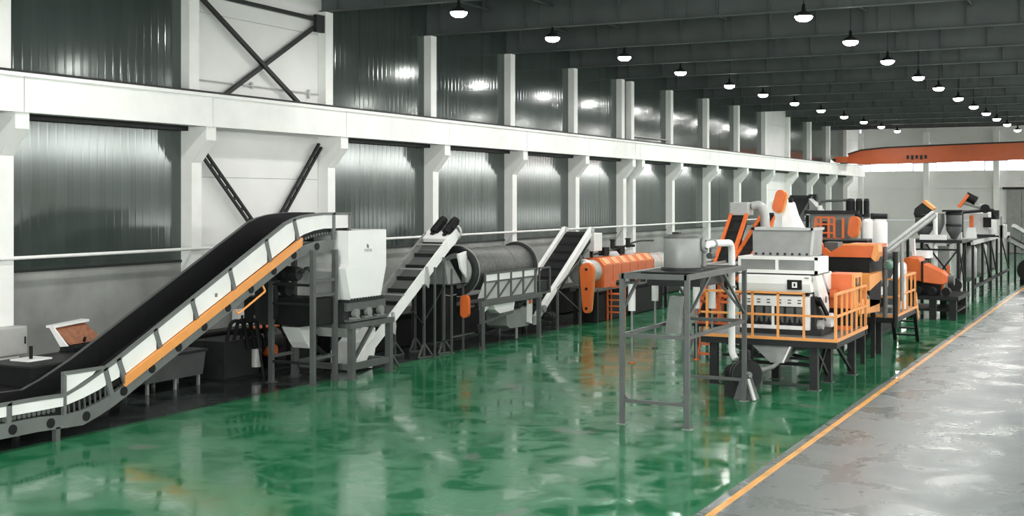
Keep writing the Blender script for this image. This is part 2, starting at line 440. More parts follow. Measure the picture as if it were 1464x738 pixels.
# roof
ce = thing('ceiling', 'dark steel roof over the hall', 'roof', (-8, 50, 9.9), kind='structure')
P(ce, 'roof_sheet', ROOF, box(XW - .3, XR + .3, YN - .2, YF + .2, 11.3, 11.4))
for k in range(18):
    P(ce, 'purlin', ROOF, box(XW + 1.2 + k * 1.5, XW + 1.28 + k * 1.5, YN, YF, 11.1, 11.3))
raf = thing('roof_beam', 'dark deep steel roof beam spanning the hall', 'beam', (-8, COLS[0], 9.9), group='roof beams', kind='structure')
y = COLS[0]
P(raf, 'web', ROOF, box(XW, XR, y - .01, y + .01, 9.93, 11.1))
P(raf, 'bottom_flange', ROOF, box(XW, XR, y - .13, y + .13, 9.90, 9.93))
P(raf, 'top_flange', ROOF, box(XW, XR, y - .13, y + .13, 11.08, 11.11))
s0 = None
for k in range(17):
    x = XW + .6 + k * 1.6
    if s0 is None: s0 = P(raf, 'stiffener', ROOF, box(x - .012, x + .012, y - .12, y + .12, 9.93, 11.08))
    else:
        s = dup(s0, raf); s.location = (k * 1.6, 0, 0)
for k in range(5):
    x = XW + 4.0 + k * 5
    P(raf, 'splice_plate', ROOF, box(x - .2, x + .2, y - .05, y + .05, 9.93, 11.08))
for yy in [6.9] + COLS[1:]:
    if abs(yy - 55.12) < .1: continue
    dup(raf, None, (0, yy - COLS[0], 0))
for k, x in enumerate((-19.3, -17.06, -13.0, -8.3, -5.0, 0.4)):
    P(ce, 'tie_rod', ROOF, tube([(x, YN + .5, 10.6), (x, YF - .5, 10.6)], 0.04, 8))

# high-bay lamps
def lamp(x, y, z, label, group):
    t = thing('high_bay_lamp', label, 'lamp', (x, y, z), group)
    P(t, 'housing', DARK, lathe([(0.0, .34), (.04, .34), (.06, .16), (.17, .10), (.25, .02), (.24, 0.0)], (x, y, z), n=20))
    P(t, 'lens', LENS, lathe([(0.0, -.14), (.12, -.128), (.20, -.085), (.235, -.03), (.24, .02)], (x, y, z), n=20), label='glowing white lens')
    P(t, 'hook', DARK, tube([(x, y, z + .34), (x, y, 9.9 if min(abs(y - c_) for c_ in COLS) < .3 else 10.565)], .015, 6))
    l = bpy.data.lights.new('lamp_light', 'AREA'); l.shape = 'DISK'; l.size = .45; l.energy = LAMP_WATTS; l.color = (1, .985, .955)
    o = bpy.data.objects.new('lamp_light', l); o.location = (0, 0, -.19); o.parent = t; COL.objects.link(o)
    return t
ORD = ['first', 'second', 'third', 'fourth', 'fifth', 'sixth', 'seventh', 'eighth', 'ninth', 'tenth', 'eleventh', 'twelfth']
LY1 = [30.54, 36.71, 42.95, 49.14, 55.91, 61.55, 67.81, 74.04, 80.34, 86.49, 92.75, 99.28]
for k, y in enumerate(LY1):
    lamp(-17.06, y, 9.57, 'round lit high-bay lamp, %s from the camera in the row along the cladded wall' % ORD[k], 'lamps in the row along the cladded wall')
LY2 = [33.98, 40.02, 46.33, 53.13, 58.7, 65.23, 71.38, 77.3, 82.98, 89.52, 97.12]
for k, y in enumerate(LY2):
    lamp(-8.3, y, 9.33, 'round lit high-bay lamp, %s from the camera in the row over the white machine' % ORD[k], 'lamps in the row over the machines')
# the same two rows and a third over the aisle carry on out of view: their light only
for x, z, ys_ in ((-17.06, 9.57, (-4, 2, 8, 14, 20)), (-8.3, 9.33, (-4, 2, 8, 14, 21, 27.5)), (0.4, 9.33, (-4, 2, 8, 14, 20, 26, 32, 38, 44, 50, 56, 62, 68, 74, 80, 86, 92, 98))):
    for y in ys_:
        l = bpy.data.lights.new('lamp_light', 'AREA'); l.shape = 'DISK'; l.size = .45; l.energy = LAMP_WATTS; l.color = (1, .985, .955)
        o = bpy.data.objects.new('lamp_light', l); o.location = (x, y, z); COL.objects.link(o)

# overhead crane at the far end
cr = thing('overhead_crane', 'long orange overhead crane girder spanning the far end of the hall', 'crane', (-8, 97.5, 6.95))
gx = [-20.3, -19.3, -17.5, -13, -8, -3, 1, 4.4]
top = [7.75, 8.05, 8.2, 8.33, 8.43, 8.43, 8.3, 7.9]
bot = [7.12, 6.98, 7.0, 7.08, 7.2, 7.2, 7.15, 7.25]
P(cr, 'girder', CRANEO, strip(list(zip(gx, bot)), list(zip(gx, top)), 'Y', 97.0, 98.0))
P(cr, 'top_flange', DARK, strip(list(zip(gx, [z - .02 for z in top])), list(zip(gx, [z + .08 for z in top])), 'Y', 96.9, 98.1))
for x in (-20.85, 4.9):
    P(cr, 'end_carriage', CRANEO, box(x - .25, x + .75 if x < 0 else x + .22, 95.6, 99.4, 7.12, 7.55))
    for yy in (96.0, 99.0): P(cr, 'wheel', DARK, cyl((x, yy, 7.24), (1, 0, 0), .15, .16))
P(cr, 'buffer', DARK, cyl((-21.0, 95.4, 7.3), (0, 1, 0), .1, .5))
P(cr, 'lettering', DARK, *[box(-16.0 + k * .32, -15.82 + k * .32, 96.96, 96.995, 7.35 - .05 * (k % 2), 7.62) for k in range(5)])

# ------------------------------------------------------------------ helpers for machines
def legs(root, xs, ys, z, w, m, foot=True, name='leg'):
    for x in xs:
        for y in ys:
            P(root, name, m, box(x - w / 2, x + w / 2, y - w / 2, y + w / 2, .012 if foot else 0, z))
            if foot: P(root, 'foot_plate', m, box(x - w, x + w, y - w, y + w, 0, .012))
def motor(root, c, axis, r, L_, m=DARK, name='motor'):
    a = Vector(axis).normalized(); c = Vector(c)
    s = [cyl(c, a, r, L_, 16), cyl(c + a * (L_ / 2 + .03), a, r * .9, .06, 16), cyl(c - a * (L_ / 2 + .05), a, r * .45, .12, 12)]
    for k in range(6): s.append(cyl(c - a * (L_ * .4 - L_ * .16 * k), a, r * 1.07, L_ * .05, 16))
    o = P(root, name, m, *s)
    side = a.cross(Vector((0, 0, 1)))
    if side.length < .1: side = Vector((1, -.3, 0))
    side.normalize()
    P(o, 'terminal_box', m, bar(c + side * r * .8 - a * .06, c + side * r * .8 + a * .06 + Vector((0, 0, .001)), r * .8, r * .9))
    return o
def emblem(root, pts_fn):
    """small grey leaf-like mark over a line of four letters, on the plane given by pts_fn(u, v)"""
    sh = []
    for dx, dy, w, h in ((-.035, .07, .05, .09), (.01, .05, .05, .09)):
        q = [pts_fn(dx, dy), pts_fn(dx + w, dy - .015), pts_fn(dx + w, dy + h - .015), pts_fn(dx, dy + h)]
        sh.append(lambda bm, q=q: quad_mesh(bm, q, [(0, 1, 2, 3)]))
    return P(root, 'emblem', MARK, *sh, label='small grey printed emblem')
def letters(root, text, size, loc, rot, m=MARK):
    cu = bpy.data.curves.new('lettering', 'FONT'); cu.body = text; cu.size = size; cu.extrude = .001
    cu.align_x = 'CENTER'; cu.materials.append(m)
    src = bpy.data.objects.new('lettering_curve', cu); COL.objects.link(src)
    bpy.context.view_layer.update()
    me = bpy.data.meshes.new_from_object(src.evaluated_get(bpy.context.evaluated_depsgraph_get()))
    bpy.data.objects.remove(src); bpy.data.curves.remove(cu)
    if not me.materials: me.materials.append(m)
    o = bpy.data.objects.new('lettering', me); COL.objects.link(o); o.parent = root
    o.location = Vector(loc) - ORIGIN[root.name]; o.rotation_euler = rot
    return o

# ------------------------------------------------------------------ large inclined belt conveyor
XN, XB = -17.6, -18.72
bc = thing('belt_conveyor', 'large black-belted incline conveyor with white side panels and orange stripe, leading up to white hopper', 'conveyor', (-18.15, 20, 0))
ST = [(13.5, .27, .53, .62, .87), (16.2, .25, .51, .60, .86), (16.8, .22, .46, .60, .84), (17.25, .20, .48, .68, .98), (17.65, .31, .57, .78, 1.14), (18.0, .43, .68, .90, 1.28), (18.4, .60, .84, 1.02, 1.47),
      (23.4, 2.84, 3.05, 3.25, 3.85), (23.75, 2.98, 3.2, 3.42, 3.95), (24.1, 3.06, 3.31, 3.54, 4.01), (24.5, 3.10, 3.38, 3.62, 4.04), (24.9, 3.09, 3.41, 3.66, 4.06), (25.35, 3.06, 3.40, 3.66, 4.06), (25.98, 3.06, 3.40, 3.66, 4.05)]
def at(y, k):
    for a, b in zip(ST, ST[1:]):
        if a[0] <= y <= b[0]:
            t = (y - a[0]) / (b[0] - a[0]); return a[k] + (b[k] - a[k]) * t
    return ST[-1][k]
def band(k0, k1, y0, y1, x0, x1, d0=0., d1=0.):
    ys_ = [y0] + [s[0] for s in ST if y0 < s[0] < y1] + [y1]
    return strip([(y, at(y, k0) + d0) for y in ys_], [(y, at(y, k1) + d1) for y in ys_], 'X', x0, x1)
for s, (xa, xb) in enumerate(((XN - .10, XN), (XB, XB + .10))):
    P(bc, 'side_beam', BEAM, band(1, 2, 13.5, 25.3, xa, xb))
P(bc, 'belt', BLACK, band(3, 3, 13.5, 25.9, XB + .08, XN - .08, -.14, -.08))
P(bc, 'return_belt', BLACK, band(1, 1, 13.5, 25.2, XB + .12, XN - .12, .03, .06))
P(bc, 'far_skirt', BLACK, band(3, 4, 13.5, 25.98, XB + .05, XB + .08, -.1, 0))
P(bc, 'near_skirt', BLACK, band(3, 4, 13.5, 25.98, XN - .10, XN - .07, -.1, -.02))
P(bc, 'far_side_panel', WHITE, band(3, 4, 13.5, 25.98, XB, XB + .04))
POSTS = [15.55, 16.82, 17.86, 18.22, 19.22, 20.3, 21.5, 22.75, 23.78, 25.3, 25.98]
prev = 13.5
for yp in POSTS:
    P(bc, 'side_panel', WHITE, band(3, 4, prev + .03, yp - .03, XN - .06, XN - .01, .02, -.055))
    prev = yp
P(bc, 'tall_side_panel', WHITE, prism([(16.84, .84), (17.5, 1.10), (17.62, 1.19), (16.84, 1.19)], 'X', XN - .06, XN - .02))
P(bc, 'tall_panel_frame', BEAM, box(XN - .07, XN + .012, 16.78, 16.84, .44, 1.17), prism([(16.78, 1.18), (17.75, 1.17), (17.8, 1.23), (16.78, 1.24)], 'X', XN - .07, XN + .01))
P(bc, 'top_rail', BEAM, band(4, 4, 13.5, 25.98, XN - .075, XN + .015, -.055, .005))
P(bc, 'far_top_rail', STEEL, band(4, 4, 13.5, 25.98, XB - .02, XB + .06, -.055, .005))
for yp in POSTS:
    if yp == 16.82: continue
    sl = 0.0 if (yp < 17 or yp > 24.6) else (.28 if yp > 18.1 else .2)
    h = at(yp, 4) - at(yp, 2)
    P(bc, 'panel_post', BEAM, prism([(yp - .05 + sl * .6, at(yp, 2) - .02), (yp + .05 + sl * .6, at(yp, 2) + .02), (yp + .05 - sl * .3, at(yp - sl * .3, 4) + .01), (yp - .05 - sl * .3, at(yp - sl * .3, 4) - .03)], 'X', XN - .05, XN + .015))
P(bc, 'orange_stripe', LORANGE, strip([(18.3, .78), (23.98, 3.30)], [(18.3, .98), (23.98, 3.49)], 'X', XN - .03, XN + .045), label='light orange guard strip along the incline')
for y in [14.75, 15.62, 16.47, 17.32, 18.28, 19.05, 19.82, 20.6, 21.36, 22.14, 22.95, 23.7, 24.6]:
    z = (at(y, 1) + at(y, 2)) / 2 + (.0 if y < 18 else .02)
    P(bc, 'roller_end', BLACK, cyl((XN + .006, y, z), (1, 0, 0), .088, .03, 18))
    P(bc, 'roller', DARK, cyl(((XN + XB) / 2, y, at(y, 3) - .2), (1, 0, 0), .05, 1.0, 10))
for k in range(9):
    y = 16.95 + k * .13
    P(bc, 'chain_slat', STEEL, bar((XN - .05, y, at(y, 2)), (XN - .05, y - .02, at(y, 3)), .03))
P(bc, 'chain_strip', STEEL, *[cyl((XN - .05, 13.6 + k * .11, .575), (1, 0, 0), .045, .03, 8) for k in range(28)], *[cyl((XN - .05, 24.1 + k * .11, at(24.1 + k * .11, 3) - .1), (1, 0, 0), .04, .03, 8) for k in range(17)], kind='stuff')
P(bc, 'tail_leg', STEEL, box(XN - .1, XN, 16.6, 16.7, 0, .26)); P(bc, 'tail_leg', STEEL, box(XB, XB + .1, 16.6, 16.7, 0, .26))
P(bc, 'tail_leg', STEEL, box(XN - .1, XN, 14.2, 14.3, 0, .28)); P(bc, 'tail_leg', STEEL, box(XB, XB + .1, 14.2, 14.3, 0, .28))
P(bc, 'pull_bar', LORANGE, tube(arc([(XN - .05, 21.68, 1.98), (XN + .02, 21.68, 1.9), (XN + .02, 22.62, 2.33), (XN - .05, 22.62, 2.45)], .05), .025, 8), label='orange bar hung under the side beam')
P(bc, 'cross_tie', STEEL, *[bar((XB + .05, y, at(y, 1) + .08), (XN - .05, y, at(y, 1) + .08), .07) for y in (19.4, 20.9, 22.4, 23.9)])
for y in (24.36, 25.26):
    for x, zt in ((XN + .06, at(y, 1)), (XB - .03, at(y, 1))):
        P(bc, 'leg', STEEL, box(x - .055, x + .055, y - .055, y + .055, .012, zt + .1))
        P(bc, 'foot_plate', STEEL, box(x - .1, x + .1, y - .1, y + .1, 0, .012))
for z in (.62, 2.10, 2.45):
    P(bc, 'rung', STEEL, bar((XN + .06, 24.36, z), (XN + .06, 25.26, z), .07)); P(bc, 'rung', STEEL, bar((XB - .03, 24.36, z), (XB - .03, 25.26, z), .07))
for z in (1.9, 2.35, .5):
    P(bc, 'cross_tie', DARK, bar((XB, 24.36, z), (XN, 24.36, z), .06))
motor(bc, (-18.2, 24.3, 2.62), (1, 0, 0), .17, .5)
P(bc, 'gearbox', DARK, box(-18.75, -18.45, 24.15, 24.5, 2.45, 2.85))
P(bc, 'drive_chain', DARK, *[cyl((-17.75, 24.0 + .09 * k, 2.72 + .03 * math.sin(k * 1.7)), (1, 0, 0), .05, .04, 8) for k in range(7)])
emblem(bc, lambda u, v: (XN - .008, 20.98 + u * .9, 2.32 + v * .9 + u * .4 - .06))

# ------------------------------------------------------------------ white hopper over the shredder
sh = thing('hopper_shredder', 'tall white feed hopper on a dark shredder and grey stand, at head of belt conveyor', 'shredder', (-18.1, 26.4, 0))
def ring_at(z, y0, y1, x0, x1): return [(x0, y0, z), (x1, y0, z), (x1, y1, z), (x0, y1, z)]
P(sh, 'hopper', WHITE, loft([ring_at(1.93, 25.62, 26.95, -18.7, -17.32), ring_at(2.70, 25.36, 27.18, -18.95, -17.3), ring_at(2.82, 25.47, 27.18, -18.95, -17.3), ring_at(3.62, 25.47, 27.18, -18.95, -17.3)], False, False), solid=.02)
P(sh, 'side_chute', PGREY, loft([ring_at(1.93, 25.36, 25.6, -18.4, -17.62), ring_at(2.62, 25.30, 25.42, -18.4, -17.62)]))
P(sh, 'flange', DARK, box(-18.75, -17.26, 25.45, 27.05, 1.87, 1.93))
for k in range(12): P(sh, 'flange_bolt', DARK, cyl((-17.28, 25.6 + k * .125, 1.93), (0, 0, 1), .03, .06, 8))
P(sh, 'crusher_box', DARK, box(-19.2, -17.36, 25.35, 27.2, 1.37, 1.87))
P(sh, 'crusher_box_panel', STEEL, box(-17.36, -17.30, 25.4, 27.15, 1.66, 1.87), label='grey steel face plate')
for k in range(3):
    yy = 25.75 + k * .55
    P(sh, 'bearing_cover', LSTEEL, box(-17.36, -17.24, yy - .16, yy + .16, 1.46, 1.5), cyl((-17.27, yy, 1.6), (1, 0, 0), .11, .12, 14))
P(sh, 'bearing_rail', STEEL, box(-17.4, -17.24, 25.4, 27.2, 1.40, 1.46))
P(sh, 'drive_housing', BLACK, box(-19.7, -17.55, 24.5, 25.35, 1.37, 2.02), bevel=.03)
motor(sh, (-18.95, 24.85, 2.2), (1, 0, 0), .2, .6)
P(sh, 'pulley_guard', DARK, prism(capsule_outline(-18.95, 1.9, .3, .25), 'Y', 24.36, 24.5))
for x in (-17.27, -18.95):
    for y in (25.57, 27.27):
        P(sh, 'stand_leg', STEEL, box(x - .075, x + .075, y - .075, y + .075, .012, 1.26)); P(sh, 'foot_plate', STEEL, box(x - .12, x + .12, y - .12, y + .12, 0, .012))
    P(sh, 'top_beam', STEEL, box(x - .08, x + .08, 25.42, 27.4, 1.24, 1.37)); P(sh, 'low_beam', STEEL, box(x - .05, x + .05, 25.6, 27.2, .22, .38))
for y in (25.57, 27.27):
    P(sh, 'top_beam', STEEL, box(-18.95, -17.27, y - .07, y + .07, 1.24, 1.36)); P(sh, 'low_beam', STEEL, box(-18.95, -17.27, y - .05, y + .05, .22, .36))
P(sh, 'brace', STEEL, bar((-17.27, 25.65, .45), (-17.27, 26.5, 1.24), .08)); P(sh, 'brace', DARK, bar((-18.9, 25.5, 1.2), (-17.9, 25.5, .5), .08))
P(sh, 'stay', STEEL, bar((-17.27, 27.3, .5), (-17.27, 27.75, .05), .05))
P(sh, 'discharge_chute', WHITE, prism([(25.75, 1.22), (26.4, 1.22), (26.05, .95)], 'X', -18.6, -17.5), prism([(24.7, 1.3), (25.3, 1.3), (25.15, .75), (25.0, .9)], 'X', -18.7, -18.2))
emblem(sh, lambda u, v: (-17.298, 26.32 + u, 3.12 + v))
letters(sh, 'YVIVN', .12, (-17.296, 26.34, 3.07), (math.pi / 2, 0, math.pi / 2))

# ------------------------------------------------------------------ white cleated conveyor from shredder to drum
c2 = thing('cleated_conveyor', 'white-sided inclined conveyor with cross bars, rising from shredder to drum', 'conveyor', (-18.3, 29.4, 0))
def cl(y): return .24 + (y - 27.0) * .645
for nm, xa, xb in (('side_panel', -17.92, -17.86), ('far_side_panel', -18.72, -18.66)):
    P(c2, nm, WHITE if nm == 'side_panel' else LSTEEL, prism([(27.0, cl(27.0) - .05), (31.55, cl(31.55) - .18), (31.95, cl(31.95) - .1), (31.6, cl(31.6) + .22), (26.9, cl(26.9) + .28), (26.75, .2)], 'X', xa, xb))
P(c2, 'belt', STEEL, strip([(27.0, cl(27.0) + .02), (31.6, cl(31.6) + .02)], [(27.0, cl(27.0) + .06), (31.6, cl(31.6) + .06)], 'X', -18.66, -17.92))
P(c2, 'under_tray', WHITE, strip([(26.8, cl(26.8) - .03), (31.6, cl(31.6) - .14)], [(26.8, cl(26.8)), (31.6, cl(31.6) - .11)], 'X', -18.66, -17.92))
for k in range(9):
    y = 27.5 + k * .47
    P(c2, 'cleat', DARK, bar((-18.64, y, cl(y) + .11), (-17.94, y, cl(y) + .11), .03, .1))
for k in range(4):
    y = 28.0 + k * 1.0
    P(c2, 'cross_bar', PGREY, bar((-18.7, y, cl(y) + .27), (-17.88, y, cl(y) + .27), .05, .04))
    P(c2, 'far_post', LSTEEL, bar((-18.69, y, cl(y) + .02), (-18.69, y, cl(y) + .28), .04))
P(c2, 'far_rail', LSTEEL, bar((-18.7, 27.2, cl(27.2) + .27), (-18.7, 31.5, cl(31.5) + .27), .05, .05))
for y in (28.35, 30.1):
    P(c2, 'joint_flange', PGREY, prism([(y - .1, cl(y) - .2), (y + .1, cl(y) - .33), (y + .16, cl(y) - .1), (y + .05, cl(y) + .28), (y - .03, cl(y) + .28)], 'X', -17.86, -17.82))
P(c2, 'boot', WHITE, prism([(26.75, .12), (27.45, .02), (27.6, .5), (27.6, 1.05), (27.2, .75), (26.75, .5)], 'X', -18.7, -17.9))
P(c2, 'head_box', WHITE, prism([(31.35, cl(31.35) - .12), (31.75, cl(31.75) - .22), (32.05, cl(32.05) - .15), (31.8, cl(31.8) + .2), (31.3, cl(31.3) + .25)], 'X', -18.74, -17.84), bevel=.02)
P(c2, 'head_collar', PGREY, lathe([(.2, -.04), (.24, 0), (.2, .04)], (-17.95, 31.9, 3.42), 'Y', 20))
motor(c2, (-17.95, 31.65, 3.58), (.25, .7, .7), .13, .5, BLACK); motor(c2, (-18.38, 31.7, 3.6), (.25, .7, .7), .13, .5, BLACK)
for y in (29.9, 31.0):
    for x in (-17.8, -18.75):
        zt = cl(y) - .08
        P(c2, 'leg', STEEL, box(x - .03, x + .03, y - .03, y + .03, .02, zt))
        P(c2, 'splayed_foot', STEEL, bar((x, y, .42), (x, y - .3, .03), .045), bar((x, y, .42), (x + .12, y + .28, .03), .045), bar((x, y - .3, .03), (x + .12, y + .28, .03), .045))
P(c2, 'tie', DARK, bar((-17.8, 29.9, 1.0), (-17.8, 31.0, 1.9), .03)); P(c2, 'tie', DARK, bar((-17.8, 29.2, 1.4), (-17.8, 29.9, .9), .03))

# ------------------------------------------------------------------ feed stand between conveyor and drum
fs = thing('feed_stand', 'dark feed stand with white side chute between cleated conveyor and drum', 'machine stand', (-18.2, 31.6, 0))
P(fs, 'feed_chute', WHITE, prism([(31.55, 2.80), (32.1, 2.88), (32.1, 2.05), (31.72, 2.38)], 'X', -17.7, -17.64), box(-18.6, -17.7, 32.1, 32.15, 2.1, 2.9))
P(fs, 'funnel', LSTEEL, loft([rect(-18.5, -17.75, 31.15, 31.95, 1.95), rect(-18.3, -17.95, 31.3, 31.6, 2.62)]))
P(fs, 'dark_casing', BLACK, box(-18.9, -17.95, 31.1, 32.0, .3, 1.95))
for x, y in ((-17.6, 30.15), (-17.66, 31.2), (-17.7, 31.95), (-18.95, 31.2)):
    P(fs, 'post', STEEL, box(x - .025, x + .025, y - .025, y + .025, .012, 2.5 if y < 31 else 2.4)); P(fs, 'foot_plate', STEEL, box(x - .07, x + .07, y - .07, y + .07, 0, .012))
P(fs, 'deck', DARK, box(-18.95, -17.62, 31.0, 32.1, 1.93, 1.96)); P(fs, 'handle', LSTEEL, tube([(-17.9, 31.2, 1.65), (-17.9, 31.55, 1.6), (-17.9, 31.9, 1.62)], .018, 6))
P(fs, 'low_tie', STEEL, bar((-17.66, 31.2, .45), (-17.7, 32.6, .45), .04)); P(fs, 'low_tie', DARK, bar((-17.6, 30.15, .4), (-17.66, 31.2, .4), .04))

# ------------------------------------------------------------------ rotary drum screen
dr = thing('drum_screen', 'grey rotary drum screen between two dark rings on a truss-sided stand', 'drum', (-18.0, 34.1, 0))
DC = (-18.0, 0, 2.29)
P(dr, 'drum', MESHG, lathe([(.60, 32.05), (.63, 32.1), (.63, 36.05), (.60, 36.1)], DC, 'Y', 40))
for y in (32.1, 36.0):
    o = P(dr, 'drum_ring', DARK, lathe([(.60, y - .06), (.71, y - .06), (.73, y - .03), (.73, y + .05), (.62, y + .06)], DC, 'Y', 40))
    P(o, 'ring_edge', LSTEEL, lathe([(.70, y + .03), (.745, y + .03), (.745, y + .055), (.70, y + .055)], DC, 'Y', 40))
P(dr, 'end_plate', DARK, cyl((-18.0, 32.1, 2.29), (0, 1, 0), .6, .04, 36))
P(dr, 'end_ring', LSTEEL, lathe([(.36, 32.05), (.50, 32.02), (.52, 32.07)], DC, 'Y', 36))
P(dr, 'drum_seam', STEEL, *[lathe([(.63, y - .015), (.645, y), (.63, y + .015)], DC, 'Y', 36) for y in (33.4, 34.7)])
XF = -17.28
for k in range(5):
    y = 32.5 + k * .84
    P(dr, 'truss_post', STEEL, bar((XF, y, 1.4), (XF, y, 2.2), .06))
for k in range(4):
    y = 32.5 + k * .84
    P(dr, 'upper_panel', WHITE, box(XF - .03, XF - .01, y + .03, y + .81, 1.97, 2.17))
    P(dr, 'lower_panel', PGREY, box(XF - .03, XF - .012, y + .03, y + .81, 1.44, 1.93))
    P(dr, 'truss_diagonal', STEEL, bar((XF, y + .02, 1.45), (XF, y + .82, 1.95), .05))
for z in (1.42, 1.95, 2.19): P(dr, 'truss_rail', STEEL, bar((XF, 32.45, z), (XF, 35.92, z), .05))
P(dr, 'end_gusset', PGREY, prism([(32.1, 1.5), (32.46, 1.5), (32.46, 1.95)], 'X', XF - .03, XF))
P(dr, 'main_beam', STEEL, box(XF - .06, XF + .06, 32.2, 36.3, 1.26, 1.40)); P(dr, 'main_beam', STEEL, box(-18.8, -18.68, 32.2, 36.3, 1.26, 1.40))
for x in (XF, -18.74):
    for y in (32.32, 36.15):
        P(dr, 'leg', STEEL, box(x - .06, x + .06, y - .06, y + .06, .012, 1.26)); P(dr, 'foot_plate', STEEL, box(x - .1, x + .1, y - .1, y + .1, 0, .012))
P(dr, 'knee_plate', DARK, prism([(32.25, .75), (32.25, .1), (32.0, .75)], 'X', XF - .02, XF + .02))
P(dr, 'low_rail', STEEL, bar((XF, 32.3, .78), (XF, 34.3, .95), .07))
P(dr, 'outlet_chute', WHITE, prism([(33.2, 1.25), (34.6, 1.25), (34.5, .98), (33.6, .95), (33.3, 1.08)], 'X', -17.7, -17.35))
P(dr, 'outlet_flap', WHITE, prism([(32.35, 1.22), (32.9, 1.22), (32.4, .95)], 'X', -17.4, -17.34))
P(dr, 'trough', LSTEEL, prism([(34.3, .9), (36.0, .98), (36.0, .45), (35.8, .38), (34.6, .4), (34.35, .5)], 'X', -18.2, -17.5)); P(dr, 'trough_end', WHITE, prism([(35.72, .5), (36.0, .42), (36.02, 1.2), (35.72, 1.2)], 'X', -17.5, -17.44))
P(dr, 'trough_leg', LSTEEL, tube([(-17.6, 35.2, .02), (-17.6, 35.2, .4)], .045, 8)); P(dr, 'trough_leg', LSTEEL, tube([(-17.6, 33.0, .02), (-17.6, 33.0, 1.1)], .05, 8))
motor(dr, (-17.55, 35.0, 1.1), (0, 1, 0), .13, .5)
P(dr, 'marker_box', ORANGE, box(-17.45, -17.40, 35.75, 35.85, 1.08, 1.2))
P(dr, 'chain_guard', ORANGE, prism(capsule_outline(-17.62, 1.28, .13, .2), 'Y', 31.85, 32.0), label='orange capsule-shaped chain guard')
P(dr, 'drive_shaft', LSTEEL, cyl((-17.62, 32.2, 1.25), (0, 1, 0), .04, .5, 10))
P(dr, 'side_deck_frame', STEEL, box(-17.95, -17.3, 36.25, 36.3, 1.35, 1.40), box(-17.95, -17.9, 36.25, 37.1, 1.35, 1.40), box(-17.35, -17.3, 36.25, 37.1, 1.35, 1.40), box(-17.35, -17.3, 37.05, 37.1, 1.35, 2.2), box(-17.35, -17.3, 36.25, 36.3, 1.35, 2.2), box(-17.35, -17.3, 36.25, 37.1, 2.15, 2.2))
P(dr, 'side_box', DARK, box(-17.9, -17.36, 36.35, 37.05, 1.4, 1.75))
P(dr, 'pillar', LSTEEL, box(-17.5, -17.36, 36.0, 36.2, 1.4, 2.3))

# ------------------------------------------------------------------ second black belt conveyor
c3 = thing('belt_conveyor', 'steep black belt conveyor with white side rails, rising behind the drum to a white box', 'conveyor', (-18.2, 39.3, 0))
def c3z(y): return .78 + (y - 37.2) * .605
for nm, x in (('side_rail', -17.7), ('far_side_rail', -18.72)):
    P(c3, nm, WHITE, strip([(36.7, c3z(36.7) - .17), (41.3, c3z(41.3) - .17)], [(36.7, c3z(36.7) + .14), (41.3, c3z(41.3) + .14)], 'X', x - .07, x + .07), bevel=.02)
P(c3, 'belt', BLACK, strip([(36.7, c3z(36.7) - .1), (41.3, c3z(41.3) - .1)], [(36.7, c3z(36.7) - .05), (41.3, c3z(41.3) - .05)], 'X', -18.65, -17.77))
for k in range(10):
    y = 37 + k * .45; P(c3, 'cleat', DARK, bar((-18.6, y, c3z(y) - .02), (-17.8, y, c3z(y) - .02), .03, .07))
P(c3, 'chain_cover', BLACK, strip([(37.4, c3z(37.4) - .36), (41.3, c3z(41.3) - .42)], [(37.4, c3z(37.4) - .16), (41.3, c3z(41.3) - .17)], 'X', -18.6, -17.7))
P(c3, 'roller_end', PGREY, cyl((-17.7, 41.3, c3z(41.3)), (1, 0, 0), .12, .2)); P(c3, 'roller_end', PGREY, cyl((-18.72, 41.3, c3z(41.3)), (1, 0, 0), .12, .2))
P(c3, 'control_box', WHITE, box(-18.2, -17.75, 41.75, 42.5, 2.5, 3.15), bevel=.02)
P(c3, 'control_box_post', DARK, box(-18.3, -18.15, 41.4, 41.75, 2.2, 3.1), box(-18.05, -17.95, 42.05, 42.15, 0, 2.5))
for y in (38.3, 40.2):
    for x in (-17.62, -18.8):
        P(c3, 'leg', STEEL, box(x - .035, x + .035, y - .035, y + .035, 0, c3z(y) - .15))
P(c3, 'strut', STEEL, bar((-17.62, 38.3, 1.35), (-17.62, 40.2, .5), .04)); P(c3, 'strut', STEEL, bar((-17.62, 38.3, 1.4), (-17.62, 40.9, 2.6), .04))
motor(c3, (-17.45, 37.3, .55), (0, 1, 0), .14, .4); P(c3, 'bearing', LSTEEL, cyl((-17.6, 37.2, .8), (1, 0, 0), .12, .1, 12))

# ------------------------------------------------------------------ horizontal screw washer
sw = thing('screw_washer', 'horizontal white drum under ribbed orange cover, pear-shaped orange guard at near end', 'washer', (-17.75, 44, 0))
pear = []
for k in range(11):
    t = math.pi * k / 10; pear.append((.27 * math.cos(t), .62 + .25 * math.sin(t)))
for k in range(7):
    t = math.pi + math.pi * k / 6; pear.append((.15 * math.cos(t), -.72 + .15 * math.sin(t)))
P(sw, 'chain_guard', ORANGE, prism([(-17.3 + x, 1.30 + z) for x, z in pear], 'Y', 40.0, 40.14), bevel=.015, label='pear-shaped orange chain guard')
P(sw, 'guard_rim', LORANGE, prism([(-17.3 + x * 1.03, 1.30 + z * 1.01) for x, z in pear], 'Y', 40.14, 40.2))
for z in (1.95, 1.28, .6): P(sw, 'guard_bolt', BLACK, cyl((-17.3, 39.99, z), (0, 1, 0), .05, .03, 10))
P(sw, 'drum', PGREY, lathe([(0, 40.4), (.40, 40.4), (.42, 40.45), (.42, 48.6), (0, 48.6)], (-17.75, 0, 1.80), 'Y', 32))
